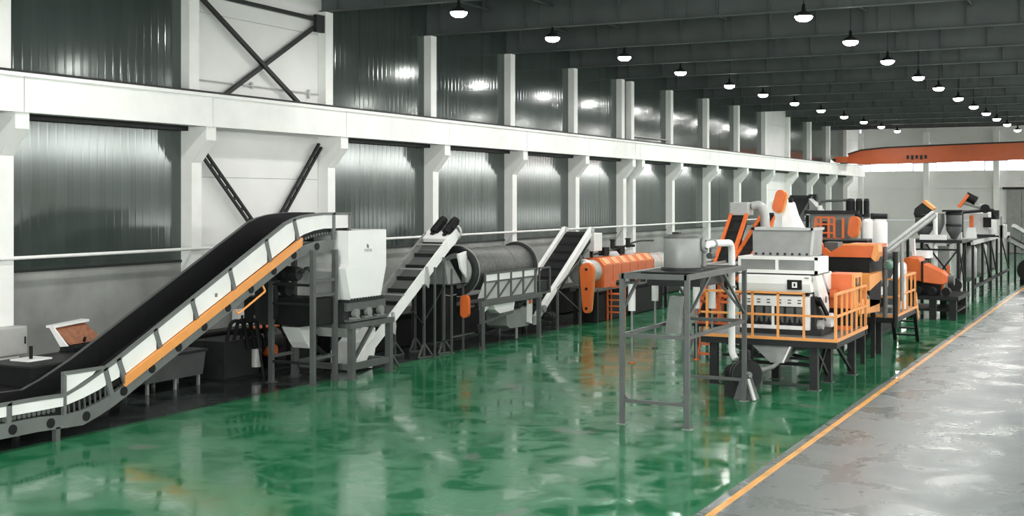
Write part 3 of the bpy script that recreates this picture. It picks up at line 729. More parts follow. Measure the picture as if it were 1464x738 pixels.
P(sw, 'end_flange', WHITE, lathe([(.30, 40.6), (.48, 40.6), (.48, 40.75), (.42, 40.75)], (-17.75, 0, 1.80), 'Y', 32)); P(sw, 'shaft', STEEL, cyl((-17.55, 40.3, 1.95), (0, 1, 0), .08, .5, 12))
def cov(r): return [(-17.75 + .50 * r, 1.42), (-17.75 + .50 * r, 2.02), (-17.75 + .26 * r, 2.27), (-17.75 - .26 * r, 2.27), (-17.75 - .50 * r, 2.02), (-17.75 - .50 * r, 1.42)]
for k in range(6):
    y0 = 41.5 + k * .84
    c = P(sw, 'cover_section', ORANGE, prism(cov(1.0), 'Y', y0, y0 + .82), bevel=.01)
    P(c, 'cover_pad', LORANGE, loft([[(-17.27, y0 + .18, 2.04), (-17.27, y0 + .6, 2.04), (-17.47, y0 + .6, 2.25), (-17.47, y0 + .18, 2.25)], [(-17.255, y0 + .18, 2.055), (-17.255, y0 + .6, 2.055), (-17.455, y0 + .6, 2.265), (-17.455, y0 + .18, 2.265)]]), label='light orange raised pad')
    P(c, 'cover_rib', ORANGE, prism(cov(1.03), 'Y', y0 + .80, y0 + .85))
P(sw, 'low_cover', ORANGE, box(-17.9, -17.25, 41.5, 42.6, 1.22, 1.42))
P(sw, 'tail_band', LORANGE, lathe([(.425, 47.6), (.43, 47.65), (.425, 47.7)], (-17.75, 0, 1.80), 'Y', 24))
for y in (43.4, 44.95):
    P(sw, 'inlet_dome', PGREY, lathe([(.28, 0), (.28, .12), (.18, .24), (0, .26)], (-17.8, y + .15, 2.2), 'Z', 20))
    P(sw, 'valve', DARK, cyl((-17.75, y + .1, 2.68), (0, 0, 1), .09, .3, 12), cyl((-17.75, y + .1, 2.86), (0, 0, 1), .12, .05, 12), cyl((-17.6, y + .1, 2.6), (1, 0, 0), .05, .25, 8))
    P(sw, 'valve_motor', BLACK, box(-18.05, -17.8, y - .55, y - .1, 2.3, 2.6))
P(sw, 'hose', DARK, tube(arc([(-18.0, 42, 2.35), (-17.9, 44.5, 2.5), (-17.9, 46.5, 2.75), (-17.9, 48.2, 2.7)], .8), .04, 8))
P(sw, 'bed_frame', STEEL, box(-18.2, -18.1, 40.6, 48.6, 1.12, 1.24), box(-17.4, -17.3, 40.6, 48.6, 1.12, 1.24))
for y in (41.0, 44.5, 48.2):
    for x in (-17.35, -18.15): P(sw, 'leg', DARK, box(x - .06, x + .06, y - .06, y + .06, 0, 1.12))
P(sw, 'cross_beam', DARK, *[box(-18.2, -17.3, y - .05, y + .05, 1.1, 1.2) for y in (41, 44.5, 48.2)])
for n_, x, y, lab in (('near', -17.15, 42.2, 0), ('far', -19.2, 44.4, 0)):
    ld = thing('step_ladder', 'orange ladder standing below the near end of the ribbed orange cover' if n_ == 'near' else 'dim orange ladder standing behind the pear-shaped orange guard', 'ladder', (x, y, 0), 'orange ladders')
    for s in (-.27, .27):
        P(ld, 'stile', ORANGE, bar((x + s, y, 0), (x + s, y, 1.25), .05)); P(ld, 'back_stile', ORANGE, bar((x + s, y + .35, 0), (x + s, y + .35, 1.2), .05))
    for z in (.3, .52, .74): P(ld, 'rung', ORANGE, bar((x - .27, y, z), (x + .27, y, z), .04, .05))
    P(ld, 'platform', ORANGE, box(x - .3, x + .3, y - .02, y + .38, .93, .97))
    P(ld, 'top_bar', ORANGE, bar((x - .27, y, 1.22), (x + .27, y, 1.22), .04))

# black channel along the foot of the wall
ch = thing('black_wall_block', 'long black low tank along the foot of the wall behind drum', 'tank', (-20.2, 34, 0))
P(ch, 'tank_body', BLACK, box(-20.8, -19.6, 28.2, 39.6, .05, .95)); P(ch, 'skid', DARK, box(-20.7, -20.5, 28.2, 39.6, 0, .05), box(-19.9, -19.7, 28.2, 39.6, 0, .05))
P(ch, 'rim', DARK, box(-20.84, -19.56, 28.16, 39.64, .95, 1.0))

ch2 = thing('black_wall_block', 'added black low tank along the wall between control desk and hopper shredder, darkening floor reflections', 'tank', (-21.1, 24, 0))  # added so the floor mirrors something dark instead of the pale wall
P(ch2, 'tank_body', BLACK, box(-21.35, -20.95, 20.3, 28.1, .05, 1.0)); P(ch2, 'skid', DARK, box(-21.3, -21.0, 20.3, 28.1, 0, .05)); P(ch2, 'rim', DARK, box(-21.38, -20.92, 20.25, 28.15, 1.0, 1.05))

ch3 = thing('black_wall_block', 'added black low tank along the wall beyond the drum, behind the ribbed orange cover, darkening floor reflections', 'tank', (-20.3, 50, 0))  # added to darken the floor reflections beyond the drum
P(ch3, 'tank_body', BLACK, box(-20.8, -19.8, 40.2, 62, .05, .95)); P(ch3, 'skid', DARK, box(-20.7, -20.5, 40.2, 62, 0, .05)); P(ch3, 'rim', DARK, box(-20.84, -19.76, 40.16, 62.04, .95, 1.0))
P(sw, 'added_dark_block', BLACK, box(-18.05, -17.45, 41.15, 44.35, .02, .95), box(-18.05, -17.45, 44.65, 48.05, .02, .95))  # black blocks added under the washer to darken floor reflections

# ------------------------------------------------------------------ steel tower with tank
tw = thing('steel_tower', 'free-standing grey steel frame tower carrying a grey cylinder tank', 'frame tower', (-8.5, 24.8, 0))
TX, TY, TZ = (-9.15, -7.82), (22.92, 26.72), 2.86
for x in TX:
    for y in TY:
        P(tw, 'leg', STEEL, box(x - .045, x + .045, y - .045, y + .045, .012, TZ)); P(tw, 'foot_plate', LSTEEL, box(x - .09, x + .09, y - .09, y + .09, 0, .012))
for x in TX:
    P(tw, 'top_beam', STEEL, box(x - .05, x + .05, TY[0] - .05, TY[1] + .05, TZ - .02, TZ + .08))
    P(tw, 'mid_rail', STEEL, bar((x, TY[0], 1.74), (x, TY[1], 1.74), .07))
for y in TY:
    P(tw, 'top_beam', STEEL, box(TX[0], TX[1], y - .05, y + .05, TZ - .02, TZ + .08))
    P(tw, 'mid_rail', STEEL, bar((TX[0], y, 1.74), (TX[1], y, 1.74), .07)); P(tw, 'low_rail', STEEL, bar((TX[0], y, .46), (TX[1], y, .46), .065))
P(tw, 'deck', DARK, box(TX[0] - .02, TX[1] + .02, TY[0] + .9, TY[1], TZ + .04, TZ + .07))
P(tw, 'deck_skirt', DARK, box(TX[0] + .1, TX[1] - .1, 24.0, 25.6, TZ - .22, TZ + .04))
P(tw, 'brace', STEEL, bar((TX[1], 25.2, TZ), (TX[1], TY[1], 1.9), .05)); P(tw, 'brace', STEEL, bar((TX[1], TY[0], 2.1), (TX[1], 24.3, TZ), .05))
P(tw, 'brace', STEEL, bar((TX[0], TY[0], 2.2), (TX[0], 23.9, TZ), .05)); P(tw, 'brace', STEEL, bar((TX[0], 25.6, TZ), (TX[0], TY[1], 2.2), .05))
P(tw, 'brace', STEEL, bar((TX[0] + .5, TY[1], TZ), (TX[1], TY[1], 1.9), .05))
for x, s in ((TX[0], 1), (TX[1], -1)):
    P(tw, 'gusset', STEEL, prism([(x, .46), (x + .16 * s, .46), (x, .64)], 'Y', 22.91, 22.93))
P(tw, 'gusset', DARK, prism([(22.95, 1.9), (22.95, 1.4), (23.25, 1.7)], 'X', TX[1] - .02, TX[1] + .02))
P(tw, 'dust_chute', LSTEEL, loft([[(-8.95, 25.1, 2.35), (-8.7, 25.1, 2.35), (-8.7, 25.3, 2.35), (-8.95, 25.3, 2.35)], [(-9.1, 25.2, 1.55), (-8.8, 25.2, 1.55), (-8.8, 25.4, 1.55), (-9.1, 25.4, 1.55)]]))
tk = thing('round_tank', 'grey cylinder tank with flat lid on top of the steel tower', 'tank', (-8.54, 24.7, TZ + .07))
P(tk, 'shell', LSTEEL, lathe([(.37, .05), (.375, .06), (.375, .66), (.36, .68)], (-8.54, 24.7, TZ + .07), n=40))
P(tk, 'lid', STEEL, lathe([(.38, .66), (.38, .70), (.33, .73), (0, .75)], (-8.54, 24.7, TZ + .07), n=40))
P(tk, 'base_ring', DARK, lathe([(.43, 0), (.43, .05), (.37, .06), (0, .06)], (-8.54, 24.7, TZ + .07), n=40))
P(tk, 'lid_handle', DARK, box(-8.72, -8.58, 24.6, 24.75, 3.66, 3.71))
P(tk, 'outlet', LSTEEL, lathe([(.13, 0), (.13, .1), (.17, .1), (.17, .16), (.1, .16)], (-8.27, 24.95, 3.45), 'X', 20))
du = thing('duct_pipe', 'bright white duct from the tank bending down into the blower', 'duct', (-8.2, 27.0, .86))
P(du, 'pipe', WHITE, tube(arc([(-8.08, 24.95, 3.45), (-8.08, 25.6, 3.46), (-8.2, 27.05, 3.42), (-8.2, 27.05, 1.0), (-8.1, 27.0, .86)], .3), .075, 16))
P(du, 'flange', LSTEEL, cyl((-8.2, 27.05, 2.45), (0, 0, 1), .10, .05, 16)); P(du, 'flange', LSTEEL, cyl((-8.08, 25.3, 3.455), (0, 1, 0), .11, .05, 16))
P(du, 'clamp', STEEL, cyl((-8.2, 27.05, 1.7), (0, 0, 1), .09, .06, 16)); P(du, 'clamp', STEEL, cyl((-8.2, 27.05, 2.9), (0, 0, 1), .09, .06, 16))
P(du, 'stand_pipe', LSTEEL, tube([(-8.5, 26.0, 3.40), (-8.5, 26.0, 2.95)], .05, 10)); P(du, 'side_valve', STEEL, cyl((-8.45, 26.35, 3.16), (0, 1, 0), .07, .25, 12), cyl((-8.45, 26.3, 3.3), (0, 0, 1), .03, .3, 8))
bl = thing('blower', 'dark centrifugal blower with a round casing on a flared grey foot, below platform', 'blower', (-7.85, 27.0, 0))
ax = Vector((.55, -.83, 0)); bc_ = Vector((-7.9, 27.15, .52))
P(bl, 'casing', DARK, cyl(bc_, ax, .33, .2, 32)); P(bl, 'casing_rim', LSTEEL, *[tube([bc_ + ax * s, bc_ + ax * (s + .03)], .345, 32, caps=False) for s in (.08, -.11)])
P(bl, 'hub', LSTEEL, cyl(bc_ + ax * .14, ax, .08, .1, 16), cyl(bc_ + ax * .2, ax, .04, .1, 10))
P(bl, 'outlet_neck', DARK, box(-8.02, -7.82, 27.0, 27.2, .8, 1.05))
P(bl, 'foot', STEEL, loft([[(-8.1, 26.85, 0), (-7.62, 26.85, 0), (-7.62, 27.2, 0), (-8.1, 27.2, 0)], [(-7.98, 26.98, .48), (-7.76, 26.98, .48), (-7.76, 27.1, .48), (-7.98, 27.1, .48)]]))
P(bl, 'foot_strut', PGREY, bar((-7.78, 26.86, .46), (-7.62, 26.8, .01), .09, .04))
motor(bl, (-8.25, 27.35, .5), ax, .17, .35); P(bl, 'motor_foot', DARK, box(-8.42, -8.1, 27.2, 27.5, 0, .34))
fn = thing('collecting_funnel', 'grey sheet-metal funnel hanging below platform beside the blower', 'funnel', (-7.6, 28.9, .55))
P(fn, 'cone', LSTEEL, loft([rect(-7.75, -7.45, 28.6, 28.9, .62), rect(-8.3, -7.25, 28.75, 29.8, 1.05)], True, False), solid=.01)
P(fn, 'rim', PGREY, box(-8.32, -7.23, 28.73, 28.76, 1.03, 1.08)); P(fn, 'spout', LSTEEL, tube([(-7.6, 28.75, .62), (-7.62, 28.3, .56), (-7.75, 27.6, .55)], .05, 10))
P(fn, 'hanger', DARK, bar((-8.3, 28.76, 1.05), (-8.3, 28.76, 1.14), .03), bar((-7.25, 28.76, 1.05), (-7.25, 28.76, 1.14), .03))
P(fn, 'spout_edge', WHITE, bar((-7.3, 28.7, 1.05), (-7.47, 28.6, .63), .03))

# ------------------------------------------------------------------ props with white sleeves
pr0 = None
PRP = [(-12.3, 31.5, 'at the near left of the tower'), (-12.9, 34.9, 'second from left behind the tower'), (-11.0, 33.0, 'seen close beside the right front tower leg'), (-10.62, 33.2, 'in front of the orange guard frame, right end'), (-13.2, 38.2, 'short-looking one beyond the tank')]
for i, (x, y, w) in enumerate(PRP):
    p = thing('support_prop', 'slim white-sleeved prop, ' + w, 'prop', (x, y, 0), 'props with white sleeves')
    P(p, 'rod', LSTEEL, tube([(x, y, .03), (x, y, 1.45)], .035, 8)); P(p, 'sleeve', WHITE, tube([(x, y, 1.4), (x, y, 2.12)], .10, 14)); P(p, 'foot', ORANGE if i in (0, 2) else STEEL, cyl((x, y, .015), (0, 0, 1), .09, .03, 12)); P(p, 'head_pin', STEEL, tube([(x, y, 2.1), (x, y, 2.2)], .04, 8))
tr = thing('prop_frame', 'open dark beam frame on white-sleeved props behind the tower', 'frame', (-11.5, 34.5, 2.2))
for x in (-12.5, -10.5): P(tr, 'long_beam', DARK, box(x - .06, x + .06, 31.3, 38.4, 2.2, 2.36))
for y in (31.36, 33.1, 34.9, 38.3): P(tr, 'cross_beam', DARK, box(-13.2 if y > 38 else -12.9 if y == 34.9 else -12.5, -10.5, y - .06, y + .06, 2.2, 2.34))
for k in range(5): P(tr, 'clip', ORANGE if k % 2 else LSTEEL, box(-12.4 + k * .3, -12.28 + k * .3, 31.24, 31.3, 2.2, 2.32))
for k in range(3): P(tr, 'pipe_run', LSTEEL, tube([(-12.2 + k * .5, 31.3, 2.42), (-12.2 + k * .5, 38.3, 2.42)], .06, 8))
# orange guard frame between tower and platform
gf = thing('guard_frame', 'small orange guard frame with rungs standing behind the tower leg', 'guard frame', (-10.3, 34.2, 0))
for x in (-11.2, -10.88, -10.55, -10.2, -9.9):
    P(gf, 'post', ORANGE, bar((x, 33.6, .86), (x, 33.6, 2.35), .08)); P(gf, 'post', ORANGE, bar((x, 35.0, .86), (x, 35.0, 2.2), .05))
for z in (.95, 1.55, 1.72, 2.2):
    P(gf, 'rail', ORANGE, bar((-11.2, 33.6, z), (-9.9, 33.6, z), .07)); P(gf, 'rail', ORANGE, bar((-9.9, 33.6, z), (-9.9, 35.0, z), .05)); P(gf, 'rail', ORANGE, bar((-11.2, 35.0, z), (-9.9, 35.0, z), .05))
P(gf, 'base_deck', DARK, box(-11.3, -9.8, 33.5, 35.1, .86, .93))
for x in (-11.0, -10.5):
    P(gf, 'step_stile', ORANGE, bar((x, 33.1, 0), (x, 33.55, .9), .05))
for z in (.15, .4, .65): P(gf, 'step', ORANGE, bar((-11.0, 33.1 + z * .5, z), (-10.5, 33.1 + z * .5, z), .04, .06))
for x in (-11.2, -9.9):
    for y in (33.6, 35.0): P(gf, 'leg', DARK, box(x - .05, x + .05, y - .05, y + .05, 0, .86))

# ------------------------------------------------------------------ first platform
PX0, PX1, PY0, PY1, PZ = -9.45, -6.25, 28.65, 32.1, 1.2
pf = thing('work_platform', 'raised dark steel platform with bright orange guard rail under white machine', 'platform', (-7.8, 30.3, 0))
P(pf, 'deck', DECK, box(PX0, PX1, PY0, PY1, PZ - .06, PZ)); P(pf, 'edge_beam', DARK, box(PX0, PX1, PY0 + .02, PY0 + .1, PZ - .2, PZ - .06), box(PX1 - .1, PX1 - .02, PY0, PY1, PZ - .2, PZ - .06), box(PX0, PX1, PY1 - .1, PY1, PZ - .2, PZ - .06))
P(pf, 'kick_plate', LORANGE, box(PX0, PX1, PY0 - .02, PY0, PZ - .05, PZ + .02), box(PX1, PX1 + .02, PY0 - .02, PY1, PZ - .05, PZ + .03))
for x, y in ((-6.82, 28.93), (-6.84, 30.41), (-6.6, 31.95), (-9.2, 28.93), (-9.2, 31.9), (-8.1, 30.4)):
    P(pf, 'leg', DARK, box(x - .09, x + .09, y - .09, y + .09, .012, PZ - .06)); P(pf, 'foot_plate', STEEL, box(x - .14, x + .14, y - .14, y + .14, 0, .012))
for p, q in (((-6.82, 29.0, .1), (-6.84, 30.4, 1.05)), ((-6.82, 28.95, 1.0), (-6.84, 30.4, .15)), ((-8.1, 30.4, .7), (-6.85, 30.4, .42)), ((-9.2, 28.95, 1.1), (-8.2, 28.95, .75)), ((-8.3, 28.95, .7), (-6.85, 28.95, 1.0)), ((-6.8, 30.5, 1.1), (-6.6, 31.9, .1))):
    P(pf, 'brace', DARK, bar(p, q, .07))
P(pf, 'tie_beam', DARK, bar((-9.2, 30.4, .38), (-6.85, 30.4, .38), .08)); P(pf, 'tie_beam', DARK, bar((-9.2, 29.6, .62), (-6.9, 29.6, .62), .06)); P(pf, 'floor_rail', STEEL, bar((-8.2, 29.6, .02), (-6.9, 29.4, .02), .05))
RH = PZ + 1.03
def rail_post(root, x, y, z0=PZ, z1=RH, m=LORANGE, w=.05): P(root, 'rail_post', m, box(x - w / 2, x + w / 2, y - w / 2, y + w / 2, z0, z1))
for x in (-9.3, -8.72, -8.2, -7.6, -7.0): rail_post(pf, x, PY0 + .03)
rail_post(pf, PX1 - .03, PY0 + .03, w=.06)
P(pf, 'top_rail', LORANGE, bar((-9.45, PY0 + .03, RH), (-6.98, PY0 + .03, RH), .05)); P(pf, 'mid_rail', LORANGE, bar((-9.45, PY0 + .03, PZ + .52), (PX1, PY0 + .03, PZ + .52), .045))
for k in range(6): rail_post(pf, PX1 - .03, PY0 + .68 + k * .545, w=.045 if k < 5 else .06)
P(pf, 'top_rail', LORANGE, bar((PX1 - .03, PY0 + .03, RH), (PX1 - .03, PY1, RH), .055)); P(pf, 'mid_rail', LORANGE, bar((PX1 - .03, PY0 + .03, PZ + .52), (PX1 - .03, PY1, PZ + .52), .05))

# ------------------------------------------------------------------ white machine
wm = thing('sorting_machine', 'large white machine with a black-framed display and dark windowed front, on platform', 'machine', (-7.8, 30.1, PZ))
P(wm, 'base_frame', DARK, box(-8.7, -6.75, 29.35, 31.2, PZ, PZ + .12))
P(wm, 'lower_body', WHITE, prism([(29.42, 1.32), (31.2, 1.32), (31.2, 2.16), (29.46, 2.16)], 'X', -8.68, -7.03), bevel=.015)
P(wm, 'gap_strip', BLACK, box(-8.66, -7.05, 29.33, 29.6, 2.12, 2.20))
P(wm, 'front_cover', WHITE, prism([(29.28, 2.2), (29.36, 2.2), (29.5, 2.62), (29.24, 2.60), (29.22, 2.4)], 'X', -8.7, -6.98), prism([(29.36, 2.2), (31.1, 2.2), (31.1, 2.62), (29.36, 2.62)], 'X', -8.7, -6.98), bevel=.02)
P(wm, 'window_surround', WHITE, box(-8.68, -8.58, 29.34, 29.42, 1.32, 2.10), box(-7.15, -7.03, 29.34, 29.42, 1.32, 2.10), box(-8.58, -7.15, 29.34, 29.42, 1.86, 2.10), box(-8.58, -7.15, 29.34, 29.42, 1.32, 1.41), bevel=.01)
P(wm, 'window_recess', DARK, box(-8.58, -7.15, 29.40, 29.44, 1.41, 1.86))
P(wm, 'mullion', WHITE, box(-7.93, -7.87, 29.35, 29.41, 1.41, 1.86))
for k in range(6):
    x = -8.47 + k * .235 + (.03 if k > 2 else 0)
    P(wm, 'window_panel', STEEL, box(x - .085, x + .085, 29.37, 29.40, 1.48, 1.84))
    P(wm, 'nozzle', BLACK, prism([(x - .06, 1.42), (x + .06, 1.42), (x, 1.60)], 'Y', 29.345, 29.37))
    P(wm, 'button', STEEL, box(x - .04, x + .04, 29.325, 29.34, 1.93, 1.96)); P(wm, 'button', STEEL, box(x - .04, x + .04, 29.325, 29.34, 2.0, 2.025))
dp = P(wm, 'display', BLACK, box(-7.52, -7.18, 29.18, 29.25, 2.27, 2.50), bevel=.01); P(dp, 'screen', WHITE, box(-7.40, -7.28, 29.17, 29.182, 2.32, 2.45)); P(dp, 'screen_mark', BLACK, box(-7.36, -7.32, 29.165, 29.171, 2.35, 2.42))
P(wm, 'maker_mark', MARK, box(-7.12, -7.02, 29.215, 29.225, 2.535, 2.56))
cheek = [(29.36, 2.60), (29.95, 2.60), (30.65, 2.05), (30.75, 1.75), (30.55, 1.5), (30.2, 1.55), (29.75, 2.0)]
P(wm, 'side_cheek', WHITE, prism(cheek, 'X', -7.0, -6.88), bevel=.02)
P(wm, 'cheek_mark', BLACK, box(-6.88, -6.872, 30.3, 30.4, 1.9, 2.05))
P(wm, 'side_plate', DARK, box(-7.03, -6.93, 29.45, 31.15, 1.32, 2.1))
P(wm, 'lift_strut', BLACK, bar((-6.86, 29.5, 2.05), (-6.86, 30.45, 1.55), .10)); P(wm, 'lift_rod', LSTEEL, bar((-6.85, 29.6, 1.85), (-6.85, 30.2, 1.5), .04))
P(wm, 'drum_cover', WHITE, cyl((-6.85, 30.5, 1.45), (1, 0, 0), .2, .2, 20)); P(wm, 'drum_cover', PGREY, cyl((-6.88, 29.75, 1.42), (1, 0, 0), .12, .16, 16))
P(wm, 'rear_panel', WHITE, prism([(30.2, 2.62), (31.1, 2.62), (31.1, 2.2), (30.9, 2.1)], 'X', -7.0, -6.9), bevel=.02); P(wm, 'bracket', ORANGE, box(-6.88, -6.72, 30.75, 30.9, 2.0, 2.2))
P(wm, 'head_box', WHITE, box(-8.72, -6.80, 29.32, 30.3, 2.64, 3.03), bevel=.02)
P(wm, 'head_frame', WHITE, box(-8.72, -6.82, 29.27, 29.33, 2.64, 2.72), box(-8.72, -6.82, 29.27, 29.33, 2.96, 3.03), box(-8.72, -8.66, 29.27, 29.33, 2.72, 2.96), box(-7.82, -7.75, 29.27, 29.33, 2.72, 2.96), box(-6.9, -6.80, 29.27, 29.33, 2.64, 3.03))
for x0, x1 in ((-8.66, -7.82), (-7.75, -6.9)): P(wm, 'grille', LSTEEL, box(x0, x1, 29.305, 29.33, 2.72, 2.96), label='grey perforated grille')
P(wm, 'head_gap', BLACK, box(-8.66, -6.9, 29.36, 30.8, 2.60, 2.66))
P(wm, 'feed_hopper', LSTEEL, loft([rect(-8.48, -7.08, 29.7, 30.8, 3.03), rect(-8.56, -7.1, 29.95, 31.0, 3.68)], False, False), solid=.02, label='grey sheet-metal feed hopper')
P(wm, 'hopper_rim', PGREY, box(-8.58, -7.08, 29.90, 29.96, 3.64, 3.70), box(-7.14, -7.06, 29.9, 31.0, 3.64, 3.70), box(-8.58, -8.5, 29.9, 31.0, 3.64, 3.70))
P(wm, 'hopper_edge', PGREY, bar((-7.08, 29.7, 3.05), (-7.08, 29.95, 3.68), .05))
for k in range(8): P(wm, 'hopper_bolt', DARK, cyl((-8.4 + k * .175, 29.69, 3.08), (0, 1, 0), .03, .03, 8))

# ------------------------------------------------------------------ elevators behind the white machine
be = thing('bucket_elevator', 'tall white elevator casing with orange capsule guard above the grey hopper', 'elevator', (-8.5, 32.9, 0))
P(be, 'casing', PGREY, box(-8.75, -8.3, 32.7, 33.2, 0, 3.6)); P(be, 'head', WHITE, prism([(-8.86, 4.3), (-8.65, 4.42), (-8.36, 4.3), (-8.25, 3.95), (-8.05, 3.55), (-8.8, 3.55), (-8.72, 3.9)], 'Y', 32.6, 33.3), bevel=.03)
P(be, 'spout', WHITE, loft([[(-8.5, 32.5, 3.95), (-8.25, 32.5, 3.95), (-8.25, 32.7, 3.95), (-8.5, 32.7, 3.95)], [(-8.45, 32.3, 3.6), (-8.1, 32.3, 3.6), (-8.1, 32.7, 3.6), (-8.45, 32.7, 3.6)]]))
P(be, 'chain_guard', ORANGE, prism(capsule_outline(-8.57, 4.34, .125, .17, tilt=.26), 'Y', 32.38, 32.5), bevel=.01, label='orange capsule-shaped chain guard'); P(be, 'guard_rim', LORANGE, prism(capsule_outline(-8.54, 4.31, .135, .17, tilt=.26), 'Y', 32.5, 32.58)); P(be, 'shaft', BLACK, cyl((-8.3, 32.6, 4.35), (1, 0, 0), .06, .1, 10))

def orange_elevator(x0, x1, ya, za, yb, zb, label):
    t = thing('inclined_elevator', label, 'elevator', ((x0 + x1) / 2, (ya + yb) / 2, 0), 'black elevators with orange edges')
    P(t, 'belt', BLACK, strip([(ya, za - .12), (yb, zb - .12)], [(ya, za - .02), (yb, zb - .02)], 'X', x0 + .05, x1 - .05))
    for x in (x0, x1): P(t, 'side_rail', ORANGE, strip([(ya, za - .1), (yb, zb - .1)], [(ya, za + .05), (yb, zb + .05)], 'X', x - .05, x + .05))
    P(t, 'trough', DARK, strip([(ya, za - .4), (yb, zb - .4)], [(ya, za - .12), (yb, zb - .12)], 'X', x0, x1))
    for k in range(8):
        u = (k + .5) / 8; P(t, 'cleat', DARK, bar((x0 + .06, ya + (yb - ya) * u, za + (zb - za) * u), (x1 - .06, ya + (yb - ya) * u, za + (zb - za) * u), .03, .06))
    for u in (.25, .8):
        for x in (x0, x1): P(t, 'leg', DARK, box(x - .04, x + .04, ya + (yb - ya) * u - .04, ya + (yb - ya) * u + .04, 0, za + (zb - za) * u - .2))
    return t
e1 = orange_elevator(-12.0, -11.5, 36.2, 1.05, 39.55, 3.92, 'steep black elevator with orange edges below pale grey head box')
P(e1, 'head_box', PGREY, box(-12.05, -11.45, 39.5, 40.2, 3.85, 4.28), bevel=.03); P(e1, 'head_duct', PGREY, tube(arc([(-11.4, 39.9, 4.15), (-11.12, 39.9, 4.2), (-11.0, 39.9, 3.9), (-10.9, 39.9, .4)], .15), .15, 14))
orange_elevator(-11.4, -10.9, 36.6, 2.0, 41.2, 3.95, 'black elevator with orange edges, rising to the white elevator casing')
dk = thing('inclined_elevator', 'plain black inclined elevator with thin pale edge right of orange capsule guard', 'elevator', (-11.3, 43, 0))
P(dk, 'belt', BLACK, strip([(40.2, 1.75), (46.4, 4.34)], [(40.2, 1.85), (46.4, 4.44)], 'X', -11.75, -11.05))
for x in (-11.8, -11.0): P(dk, 'side_rail', STEEL if x > -11.5 else DARK, strip([(40.2, 1.7), (46.4, 4.3)], [(40.2, 1.95), (46.4, 4.53)], 'X', x - .03, x + .03))
P(dk, 'head_cover', DARK, prism([(46.3, 4.3), (46.7, 4.3), (46.7, 4.45), (46.4, 4.52)], 'X', -11.85, -10.95)); P(dk, 'head_roller', BLACK, cyl((-11.0, 46.45, 4.4), (1, 0, 0), .16, .3, 14))
for y, z in ((42, 2.3), (45.6, 3.8)):
    for x in (-11.8, -11.0): P(dk, 'leg', DARK, box(x - .05, x + .05, y - .05, y + .05, 0, z))
P(dk, 'outlet_hood', LSTEEL, prism([(-10.95, 4.4), (-10.3, 3.7), (-10.2, 2.9), (-10.9, 2.9)], 'Y', 45.6, 46.4))

# black and orange mill behind the white machine
bx = thing('drive_cabinet', 'flat orange drive cabinet on platform beside the white machine', 'cabinet', (-6.7, 31.3, PZ))
P(bx, 'cabinet_body', ORANGE, box(-7.02, -6.4, 31.0, 31.9, 1.72, 2.56), bevel=.015); P(bx, 'cabinet_base', BLACK, box(-6.98, -6.45, 31.05, 31.9, PZ, 1.72)); P(bx, 'base_lip', ORANGE, box(-7.02, -6.4, 30.98, 31.03, PZ, PZ + .1))
P(bx, 'slotted_side', LORANGE, box(-6.4, -6.34, 31.0, 31.14, 1.82, 2.46), box(-6.4, -6.34, 31.42, 31.52, 1.82, 2.46), box(-6.4, -6.34, 31.8, 31.92, 1.82, 2.46), box(-6.4, -6.34, 31.0, 31.92, 2.46, 2.56), box(-6.4, -6.34, 31.0, 31.92, 1.72, 1.82))
P(bx, 'slot', BLACK, box(-6.41, -6.38, 31.14, 31.8, 1.82, 2.46)); P(bx, 'side_motor', STEEL, cyl((-6.36, 31.3, 2.3), (0, 1, 0), .05, .2, 12))
ml = thing('granulator', 'black granulator block under a sloping orange feed hood', 'granulator', (-7.1, 34.3, 0))
P(ml, 'body', BLACK, box(-7.7, -6.55, 34.0, 35.6, 1.5, 2.84), bevel=.02); P(ml, 'feed_hood', ORANGE, prism([(-7.6, 2.84), (-6.4, 2.84), (-6.38, 3.18), (-7.22, 3.18), (-7.6, 2.95)], 'Y', 33.95, 35.5), label='orange feed hood')
P(ml, 'hood_flap', LORANGE, prism([(-6.42, 3.18), (-6.32, 3.2), (-6.3, 3.0), (-6.4, 2.74), (-6.5, 2.84)], 'Y', 33.9, 34.4)); [P(ml, 'leg', DARK, box(x - .06, x + .06, y - .06, y + .06, 0, 1.5)) for x in (-7.6, -6.75) for y in (34.1, 35.5)]; P(ml, 'stand_rail', DARK, box(-7.6, -6.75, 34.07, 34.13, .5, .58)); P(ml, 'hood_edge', LORANGE, box(-7.25, -6.38, 33.93, 33.96, 3.15, 3.2))
P(ml, 'valve_body', GREENP, lathe([(.08, -.15), (.14, -.08), (.14, .08), (.08, .15)], (-6.25, 34.9, 2.62), 'Z', 16), label='green round valve body'); P(ml, 'valve_wheel', LSTEEL, lathe([(.10, -.02), (.13, 0), (.10, .02)], (-6.2, 34.6, 2.62), 'Y', 16))
P(ml, 'side_pipe', STEEL, tube([(-6.3, 34.8, 3.1), (-6.3, 34.8, 1.2)], .06, 10)); P(ml, 'side_pipe', DARK, tube([(-6.1, 35.2, 2.95), (-6.1, 35.2, .9)], .07, 10)); P(ml, 'side_pipe', LSTEEL, tube([(-5.98, 35.5, 3.2), (-5.98, 35.5, 1.6)], .05, 10))
oc = thing('orange_chute', 'light orange open chute bridging the two platforms', 'chute', (-6.6, 33.6, 1.3))
P(oc, 'chute_side', LORANGE, prism([(32.6, 1.45), (35.4, 1.30), (35.4, 1.62), (32.6, 1.85)], 'X', -7.05, -7.0)); P(oc, 'chute_side', LORANGE, prism([(32.6, 1.45), (35.4, 1.30), (35.4, 1.62), (32.6, 1.85)], 'X', -6.60, -6.55)); P(oc, 'chute_floor', LORANGE, prism([(32.6, 1.45), (35.4, 1.30), (35.4, 1.35), (32.6, 1.5)], 'X', -7.0, -6.60))
